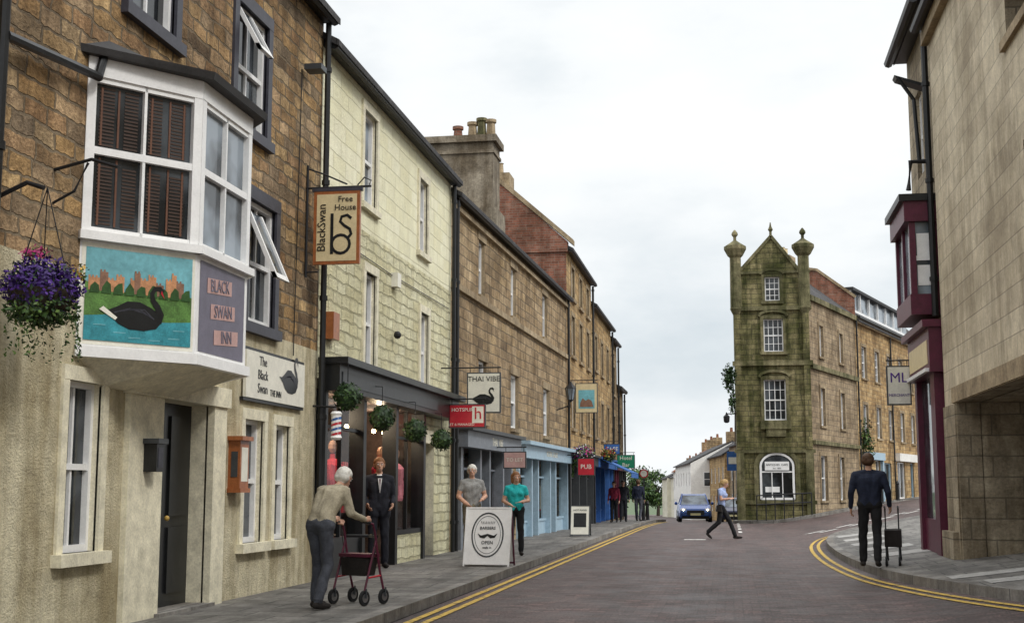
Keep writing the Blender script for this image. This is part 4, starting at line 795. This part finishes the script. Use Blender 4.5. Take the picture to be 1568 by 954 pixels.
def tree(X,Y,h,r,n=1600,size=.28):
    b=Bld('leafy_tree'); z=G(X,Y); b.tube('trunk','bark',[(X,Y,z-.2),(X+.1,Y,z+h*.3),(X,Y,z+h*.6)],[.3,.22,.1],8)
    for k in range(6):
        a=k*1.05; b.tube('limb','bark',[(X,Y,z+h*(.3+.04*k)),(X+math.cos(a)*r*.6,Y+math.sin(a)*r*.6,z+h*.7)],[.12,.04],6)
    for k in range(13):
        a=random.random()*6.28; rr=random.uniform(.1,.7)*r; q=V((X+math.cos(a)*rr,Y+math.sin(a)*rr,z+h*random.uniform(.3,.85))); s_=r*random.uniform(.3,.5)
        b.leaves('crown',['leaf','leaf','leafdark','leaflight'],q,(s_,s_,s_*.8),n//13,size,.3)
    b.finish()
for X,Y,h,r in ((-12.4,196,6.4,3.2),(-15.5,192,7,3.6),(-13.8,205,8,3.6),(-11.8,215,7.6,3.2),(-19,196,7,4)): tree(X,Y,h,r)
def tsign(X,Y,h,mat,r=.3):
    b=Bld('traffic_sign'); z=G(X,Y); b.tube('post','darkgrey',[(X,Y,z),(X,Y,z+h)],.035); c=V((X,Y-.05,z+h-.1)); b.tube('disc',mat,[c,c+V((0,-.02,0))],r,16); b.tube('disc_face','signback',[c+V((0,-.02,0)),c+V((0,-.026,0))],r*.75,16); b.finish()
tsign(-4.3,66,2.5,'red',.22); tsign(0.1,72,3.2,'blue',.3)
b=Bld('tourist_sign'); b.tube('post','darkgrey',[(.3,70,G(.35,70)),(.3,70,3.4)],.04); b.box('board','blue',Fr((-.1,69.9),(1,0)),-.1,.5,-.02,.02,2.4,3.4); b.box('board_face','signback',Fr((-.1,69.9),(1,0)),-.02,.42,.02,.025,2.75,3.1); b.finish()
def bollard(X,Y):
    b=Bld('iron_bollard'); b.lathe('post','black',(X,Y,G(X,Y)+.1),[(.1,0),(.08,.1),(.06,.75),(.09,.8),(.06,.88),(.02,.95)],10); b.finish()
for p_ in ((-3.95,60),(-3.95,63),(6.8,62.5),(8,66.5)): bollard(*p_)
# ------------------------------------------------------------------ PEOPLE
def human(name,loc,ang,H=1.75,J={},mats={},vox=.011,props=None,short_sleeve=False,hair='short',female=False,coat=0,bulk=1.0):
    s=H/1.75
    j=dict(hipL=(-.09,0,.93),hipR=(.09,0,.93),kneeL=(-.1,.02,.50),kneeR=(.1,.02,.50),ankL=(-.11,-.02,.09),ankR=(.11,-.02,.09),toeL=(-.13,.15,.035),toeR=(.13,.15,.035),
        waist=(0,0,1.08),chest=(0,0,1.32),neck=(0,0,1.47),head=(0,.015,1.63),shL=(-.185,0,1.41),shR=(.185,0,1.41),elL=(-.24,-.02,1.13),elR=(.24,-.02,1.13),haL=(-.25,.07,.90),haR=(.25,.07,.90),face=(0,1,0))
    j.update(J); j={k:V(v) for k,v in j.items()}
    caps=[]
    def cp(a,b,ra,rb,l): caps.append((a*s,b*s,ra*s,rb*s,l))
    m=lambda a,b,t: a.lerp(b,t)
    w=(.93 if female else 1.0)*bulk
    cp(j['hipL']+V((0,0,.03)),j['hipR']+V((0,0,.03)),.108,.108,'legs')
    for sd in 'LR':
        h,k,a,t=j['hip'+sd],j['knee'+sd],j['ank'+sd],j['toe'+sd]
        cp(h,k,.093,.070,'legs'); cp(k,m(k,a,.4),.069,.066,'legs'); cp(m(k,a,.4),m(k,a,.95),.066,.060,'legs')
        cp(a,a+V((0,0,-.03)),.042,.04,'shoe'); heel=a+(a-t).normalized()*.04; heel.z=max(.036,a.z-.05) ; cp(heel,m(heel,t,.6),.038,.043,'shoe'); cp(m(heel,t,.6),t,.042,.032,'shoe')
        sh,e,hh=j['sh'+sd],j['el'+sd],j['ha'+sd]; wr=m(e,hh,.95)
        cp(sh,m(sh,e,.5),.066*w,.058*w,'top'); cp(m(sh,e,.5),e,.053*w,.046*w,'skin' if short_sleeve else 'top')
        cp(e,m(e,wr,.93),.046*w,.036*w,'skin' if short_sleeve else 'top'); cp(m(e,wr,.9),wr,.03,.028,'skin')
        sgn=-1 if sd=='L' else 1; side=(j['shR']-j['shL']).normalized()
        cp(j['waist']+side*sgn*.055,j['chest']+side*sgn*.085,.105*w,.115*w,'top'); cp(m(j['hip'+sd],j['waist'],.3)+side*sgn*.005,j['waist']+side*sgn*.055,.112,.106*w,'top')
        cp(j['chest']+side*sgn*.07+V((0,0,.02)),m(sh,j['chest'],.12),.1*w,.075*w,'top'); cp(m(j['neck'],sh,.15),sh,.05,.062*w,'top')
        if coat: cp(h+V((0,0,.08)),m(h,k,coat*.6),.113,.108,'top')
        if female: cp(j['chest']+side*sgn*.07+V((0,0,-.03))+ (j['face']*.06),j['chest']+side*sgn*.07+V((0,0,-.02))+j['face']*.065,.07,.07,'top')
        fd=(hh-e).normalized(); inn=side*(-sgn); fw_=V((0,1,0)); fw_=(fw_-fd*fw_.dot(fd)).normalized()
        palm=wr+fd*.05; cp(wr,wr+fd*.03,.026,.027,'skin'); cp(wr+fd*.03-fw_*.018,palm+fd*.035-fw_*.02,.02,.018,'skin'); cp(wr+fd*.03+fw_*.018,palm+fd*.035+fw_*.02,.02,.018,'skin')
        for q,(o,l) in enumerate(((-.03,.05),(-.01,.062),(.01,.068),(.03,.06))):
            p0=palm+fd*.035+fw_*o; p1=p0+fd*l*.6+inn*.01; p2=p1+fd*l*.35+inn*.03; cp(p0,p1,.0105,.01,'skin'); cp(p1,p2,.01,.0085,'skin')
        t0=wr+fd*.03+fw_*.03; t1=t0+fd*.03+fw_*.025; cp(t0,t1,.014,.012,'skin'); cp(t1,t1+fd*.03+inn*.012,.012,.01,'skin')
    cp(j['waist'],j['chest'],.11,.125*w,'top'); cp(j['chest'],m(j['chest'],j['neck'],.7),.12*w,.075,'top')
    hd=j['head']; cp(m(j['chest'],j['neck'],.7),m(j['neck'],hd,.35),.06,.052,'skin')
    cp(j['neck']-V((0,0,.035)),j['neck']-V((0,0,.015)),.066,.064,'collar')
    F_=j['face'].normalized(); Up=(V((0,0,1))-F_*F_.z).normalized(); Rt=F_.cross(Up)
    def hp(x,y,z): return hd+Rt*x+F_*y+Up*z
    cp(hp(0,-.02,.03),hp(0,.02,.035),.083,.075,'skin'); cp(hp(0,.03,0),hp(0,.045,-.075),.064,.042,'skin'); cp(hp(0,.0,-.03),hp(0,.02,-.07),.06,.048,'skin')
    cp(hp(0,.088,.01),hp(0,.108,-.025),.009,.015,'skin'); cp(hp(-.02,.085,-.06),hp(.02,.085,-.06),.012,.012,'skin'); cp(hp(-.035,.078,.035),hp(.035,.078,.035),.016,.016,'skin')
    for x in (-.082,.082): cp(hp(x,-.005,.015),hp(x,0,-.025),.016,.011,'skin')
    cp(hp(0,-.035,.045),hp(0,.005,.058),.09,.085,'hair'); cp(hp(-.03,-.04,.0),hp(.03,-.04,.0),.072,.072,'hair'); cp(hp(-.06,-.01,.045),hp(-.05,.02,.06),.04,.035,'hair'); cp(hp(.06,-.01,.045),hp(.05,.02,.06),.04,.035,'hair')
    if hair=='curly':
        for _ in range(26):
            a=random.uniform(0,6.28); e=random.uniform(-.3,1.4); q=hp(math.cos(a)*math.cos(e)*.085,-.03+math.sin(a)*math.cos(e)*.07,.035+math.sin(e)*.085); cp(q,q+V((0,0,.005)),.024,.02,'hair')
    if hair=='bob':
        for x in (-.075,.075): cp(hp(x,-.02,.04),hp(x*1.05,-.01,-.09),.04,.03,'hair')
        cp(hp(0,-.06,0),hp(0,-.06,-.09),.075,.06,'hair')
    if hair=='pony': cp(hp(0,-.11,.05),hp(0,-.15,-.03),.035,.03,'hair'); cp(hp(0,-.15,-.03),hp(0,-.13,-.14),.03,.015,'hair')
    vs=[];fs=[]
    for a,b,ra,rb,l in caps:
        ax=b-a; ln=ax.length; t=ax.normalized() if ln>1e-6 else V((0,0,1)); up=V((0,0,1)) if abs(t.z)<.9 else V((1,0,0)); s1=t.cross(up).normalized(); s2=t.cross(s1)
        prof=[(a,-ra,.02*ra),(a,-ra*.75,ra*.66),(a,-ra*.35,ra*.935),(a,0,ra),(b,0,rb),(b,rb*.35,rb*.935),(b,rb*.75,rb*.66),(b,rb,.02*rb)]
        base=len(vs); N=12
        for c,o,r in prof:
            for k in range(N): vs.append(c+t*o+s1*math.cos(k*2*math.pi/N)*r+s2*math.sin(k*2*math.pi/N)*r)
        n=len(prof)
        for i in range(n-1):
            for k in range(N): fs.append((base+i*N+k,base+i*N+(k+1)%N,base+(i+1)*N+(k+1)%N,base+(i+1)*N+k))
        fs.append(tuple(base+k for k in range(N))[::-1]); fs.append(tuple(base+(n-1)*N+k for k in range(N)))
    me=bpy.data.meshes.new('tmp'); me.from_pydata([tuple(v) for v in vs],[],fs); o=bpy.data.objects.new('tmp',me); bpy.context.collection.objects.link(o)
    r=o.modifiers.new('r','REMESH'); r.mode='VOXEL'; r.voxel_size=vox; r.use_smooth_shade=True
    sm=o.modifiers.new('s','SMOOTH'); sm.factor=.5; sm.iterations=3
    dg=bpy.context.evaluated_depsgraph_get(); nm=bpy.data.meshes.new_from_object(o.evaluated_get(dg)); bpy.data.objects.remove(o)
    n=len(nm.polygons); cen=np.zeros(n*3); nm.polygons.foreach_get('center',cen); cen=cen.reshape(-1,3)
    best=np.full(n,1e9); lab=np.zeros(n,int); labs=['skin','top','legs','shoe','hair','collar']
    for a,b,ra,rb,l in caps:
        a=np.array(a);b=np.array(b);ab=b-a; t=np.clip(((cen-a)@ab)/max(ab@ab,1e-9),0,1); dd=np.linalg.norm(cen-(a+t[:,None]*ab),axis=1)-(ra+(rb-ra)*t)
        u=dd<best; best[u]=dd[u]; lab[u]=labs.index(l)
    mt=dict(skin='skin',top='grey_tee',legs='black_trousers',shoe='leather',hair='brown_hair'); mt.update(mats); mt.setdefault('collar',mt['top'])
    for l in labs: nm.materials.append(M[mt[l]])
    nm.polygons.foreach_set('material_index',lab.astype(np.int32)); nm.polygons.foreach_set('use_smooth',[True]*n)
    ca,sa=math.cos(math.radians(ang)),math.sin(math.radians(ang)); z0=G(loc[0],loc[1])+loc[2]
    def Wd(v): v=V(v); return V((loc[0]+v.x*ca+v.y*sa,loc[1]-v.x*sa+v.y*ca,z0+v.z))
    nv=len(nm.vertices); co=np.zeros(nv*3); no=np.zeros(nv*3); nm.vertices.foreach_get('co',co); nm.vertices.foreach_get('normal',no); co=co.reshape(-1,3); no=no.reshape(-1,3)
    fo=.0035*np.sin(co[:,2]*17+co[:,0]*24+2.5*np.sin(co[:,1]*19+co[:,2]*9))+.0025*np.sin(co[:,2]*31-co[:,1]*26+2*np.sin(co[:,0]*23)); fo*=(co[:,2]<1.38*s)*(co[:,2]>.12)
    co=co+no*fo[:,None]; out=np.stack([loc[0]+co[:,0]*ca+co[:,1]*sa,loc[1]-co[:,0]*sa+co[:,1]*ca,z0+co[:,2]],1); nm.vertices.foreach_set('co',out.ravel()); nm.update()
    nm.name='body'
    b=Bld(name); b.extra.append(nm)
    for x in (-.031,.031):
        b.ball('eyes','white',Wd(hp(x,.083,.012)*s),.0125*s,8); b.ball('eyes','black',Wd(hp(x,.0935,.012)*s),.0065*s,6)
        b.tube('brows',mt['hair'],[Wd(hp(x-.017,.094,.036)*s),Wd(hp(x+.017,.094,.036)*s)],.004,5)
    b.tube('mouth','pink',[Wd(hp(-.022,.095,-.058)*s),Wd(hp(0,.099,-.06)*s),Wd(hp(.022,.095,-.058)*s)],[.002,.005,.002],6)
    if props: props(b,Wd,s)
    b.finish()
    return Wd
W1=human('elderly_woman',(-4.42,13.95,.13),24,1.64,dict(hipL=(-.09,-.05,.91),hipR=(.09,-.05,.91),kneeL=(-.1,.05,.49),kneeR=(.1,-.02,.49),ankL=(-.12,.02,.09),ankR=(.12,-.2,.10),toeL=(-.14,.19,.035),toeR=(.14,-.04,.035),
    waist=(0,.0,1.08),chest=(0,.13,1.28),neck=(0,.26,1.38),head=(0,.36,1.49),shL=(-.17,.17,1.34),shR=(.17,.17,1.34),elL=(-.25,.2,1.08),elR=(.25,.2,1.08),haL=(-.24,.48,1.0),haR=(.24,.48,1.0),face=(0,1,-.45)),
    dict(top='beige_knit',legs='grey_trousers',shoe='leather',hair='white_hair',collar='light_collar'),.0095,hair='curly',bulk=1.05)
rl=Bld('walking_rollator'); zf=lambda x,y,z:W1((x*1.64/1.75,y*1.64/1.75,z*1.64/1.75))
for sx in (-.24,.24):
    rl.tube('frame','maroon',[zf(sx,.46,.98),zf(sx,.62,.95),zf(sx,.66,.85),zf(sx,.76,.4),zf(sx,.84,.16)],.014); rl.tube('handle','black',[zf(sx,.42,.985),zf(sx,.56,.965)],.022)
    rl.tube('frame','maroon',[zf(sx,.68,.75),zf(sx,.56,.4),zf(sx,.48,.16)],.013); rl.tube('frame','red',[zf(sx,.53,.32),zf(sx,.78,.34)],.011); rl.tube('brake_cable','black',[zf(sx,.6,.95),zf(sx,.66,.6),zf(sx,.5,.2)],.005,5)
    for y in (.48,.84): rl.wheel('wheel',zf(sx,y,.09),zf(1,0,0)-zf(0,0,0),.085,.03); rl.tube('fork','darkgrey',[zf(sx+.03,y,.2),zf(sx+.03,y,.09)],.01)
rl.hexa('seat','maroon',[zf(-.22,.54,.56),zf(.22,.54,.56),zf(.22,.78,.56),zf(-.22,.78,.56)],[zf(-.22,.54,.60),zf(.22,.54,.60),zf(.22,.78,.60),zf(-.22,.78,.60)])
rl.hexa('bag','leather',[zf(-.18,.56,.34),zf(.18,.56,.34),zf(.18,.74,.34),zf(-.18,.74,.34)],[zf(-.2,.55,.55),zf(.2,.55,.55),zf(.2,.77,.55),zf(-.2,.77,.55)])
rl.tube('backrest','black',[zf(-.24,.7,.8),zf(0,.84,.8),zf(.24,.7,.8)],.018); rl.finish()
def tie(b,Wd,s):
    b.face('shirt','white',[Wd(V((-.035,.135,1.42))*s),Wd(V((.035,.135,1.42))*s),Wd(V((0,.145,1.18))*s)]); b.face('tie','maroon',[Wd(V((-.012,.14,1.41))*s),Wd(V((.012,.14,1.41))*s),Wd(V((0,.15,1.2))*s)])
human('man_in_suit',(-5.78,21.25,.13),158,1.80,dict(haL=(-.2,.16,1.0),haR=(.2,.16,1.0)),dict(top='dark_suit',legs='dark_suit',hair='auburn_hair',collar='white'),.012,tie,coat=.3)
human('man_in_grey_shirt',(-4.95,25.0,.13),150,1.75,dict(elL=(-.27,.02,1.15),elR=(.27,.0,1.14),haL=(-.12,.24,1.08),haR=(.14,.22,.98),face=(.3,1,-.1)),dict(top='grey_tee',legs='khaki',hair='white_hair'),.012,short_sleeve=True)
human('woman_in_teal_top',(-4.2,25.7,.13),168,1.62,dict(elL=(-.27,.0,1.15),elR=(.27,.0,1.14),haL=(-.10,.24,1.12),haR=(.12,.22,1.05),face=(-.3,1,-.05)),dict(top='teal_top',legs='black_trousers',hair='auburn_hair'),.012,short_sleeve=True,hair='bob',female=True)
def bagp(b,Wd,s):
    b.tube('shoulder_bag','leather',[Wd((.1,-.08,1.42)),Wd((.2,-.06,1.1)),Wd((.2,-.04,.94))],.010); b.hexa('shoulder_bag','leather',[Wd((.16,-.12,.78)),Wd((.24,-.12,.78)),Wd((.24,.06,.78)),Wd((.16,.06,.78))],[Wd((.17,-.1,.95)),Wd((.23,-.1,.95)),Wd((.23,.04,.95)),Wd((.17,.04,.95))])
human('woman_crossing_street',(-.3,38.6,.0),100,1.72,dict(hipL=(-.08,0,.91),hipR=(.08,0,.91),kneeL=(-.09,.22,.53),ankL=(-.08,.38,.10),toeL=(-.08,.56,.05),kneeR=(.09,-.06,.49),ankR=(.08,-.40,.20),toeR=(.08,-.30,.035),
    chest=(0,.05,1.31),neck=(0,.08,1.46),head=(0,.12,1.60),elL=(-.24,-.16,1.18),haL=(-.22,-.02,.97),elR=(.24,.04,1.14),haR=(.18,.27,1.17),face=(0,1,-.3)),dict(top='blue_blouse',legs='black_trousers',hair='blonde_hair'),.014,bagp,short_sleeve=True,hair='pony',female=True)
def trolley(b,Wd,s):
    z=lambda x,y,zz: Wd((x,y,zz))
    for x in (.22,.42): b.tube('walker_frame','darkgrey',[z(x,.05,.93),z(x,.2,.9),z(x,.3,.5),z(x+.02,.42,.08)],.014); b.tube('walker_frame','darkgrey',[z(x,.28,.6),z(x+.0,.1,.08)],.012)
    for x in (.22,.42):
        for y in (.1,.42): b.wheel('walker_wheel',z(x,y,.075),z(1,0,0)-z(0,0,0),.075,.035)
    b.hexa('bag','leather',[z(.2,.12,.3),z(.46,.12,.3),z(.46,.36,.3),z(.2,.36,.3)],[z(.2,.14,.56),z(.46,.14,.56),z(.46,.33,.58),z(.2,.33,.58)])
human('man_in_navy_coat',(2.15,21.5,.16),8,1.76,dict(ankL=(-.13,.06,.09),toeL=(-.16,.24,.035),kneeL=(-.12,.06,.5),ankR=(.1,-.2,.11),toeR=(.12,-.04,.035),kneeR=(.1,-.03,.5),elL=(-.28,-.05,1.15),haL=(-.29,.03,.9),elR=(.28,-.03,1.15),haR=(.3,.1,.93),shL=(-.2,0,1.41),shR=(.2,0,1.41),face=(.3,1,-.15)),dict(top='navy_coat',legs='black_trousers',hair='brown_hair'),.0105,trolley,bulk=1.12)
human('pedestrian_in_dark_jacket',(-4.5,55.5,.13),170,1.72,{},dict(top='dark_suit',legs='dark_suit',hair='dark_hair'),.018)
human('pedestrian_in_navy_jacket',(-4.0,57.5,.13),10,1.78,dict(ankL=(-.12,.16,.09),toeL=(-.14,.34,.05),ankR=(.1,-.2,.11),toeR=(.12,-.04,.035)),dict(top='navy_coat',legs='grey_trousers',hair='brown_hair'),.018)
human('pedestrian_in_red_top',(-4.75,54.0,.13),190,1.65,{},dict(top='burgundy',legs='black_trousers',hair='brown_hair'),.018,female=True)
for q in QUEUE: q()
# ------------------------------------------------------------------ camera, light, sky
cam=bpy.data.cameras.new('camera'); co=bpy.data.objects.new('camera',cam); bpy.context.collection.objects.link(co)
cam.sensor_width=36; cam.lens=2000/1568*36; cam.clip_end=5000; cam.clip_start=.1
p_=math.atan(273/2000); th=math.atan(.168*math.cos(p_)); co.location=(0,0,1.4); co.rotation_euler=(math.pi/2+p_,0,th); bpy.context.scene.camera=co
el,az=math.radians(44),math.radians(118)
sd=bpy.data.lights.new('sun','SUN'); sd.energy=1.5; sd.angle=math.radians(12); sd.color=(1,.965,.91); so=bpy.data.objects.new('sun',sd); bpy.context.collection.objects.link(so)
dirv=V((math.sin(az)*math.cos(el),math.cos(az)*math.cos(el),math.sin(el))); so.rotation_euler=(-dirv).to_track_quat('-Z','Y').to_euler()
w=bpy.data.worlds.new('World'); bpy.context.scene.world=w; w.use_nodes=True; nt=w.node_tree; bg=nt.nodes['Background']
sk=nd(nt,'ShaderNodeTexSky',sky_type='NISHITA'); sk.sun_disc=False; sk.sun_elevation=el; sk.sun_rotation=az; sk.air_density=1.0; sk.dust_density=2.0
tc=nd(nt,'ShaderNodeTexCoord'); v=mp(nt,tc.outputs['Generated'],(1,1,2.4))
sx=nd(nt,'ShaderNodeSeparateXYZ'); lk(nt,tc.outputs['Generated'],sx.inputs[0])
cl=ramp(nt,noise(nt,v,2.6,6,.55),[(.36,(6.9,7.5,7.9)),(.50,(8.7,9.0,9.15)),(.62,(9.4,9.5,9.5))])      # soft cloud layer near the horizon
zen=ramp(nt,sx.outputs[2],[(.36,0.0),(.62,1.0)])                                                      # overcast sky is brighter overhead
cl=mixc(nt,zen,cl,(16.5,16.7,16.9))
f_=ramp(nt,noise(nt,v,2.4,6,.55),[(.34,.85),(.50,1.0)]); c=mixc(nt,f_,sk.outputs[0],cl)
lk(nt,c,bg.inputs[0]); bg.inputs[1].default_value=.11
sc=bpy.context.scene; sc.view_settings.view_transform='Standard'; sc.view_settings.look='None'; sc.view_settings.exposure=0
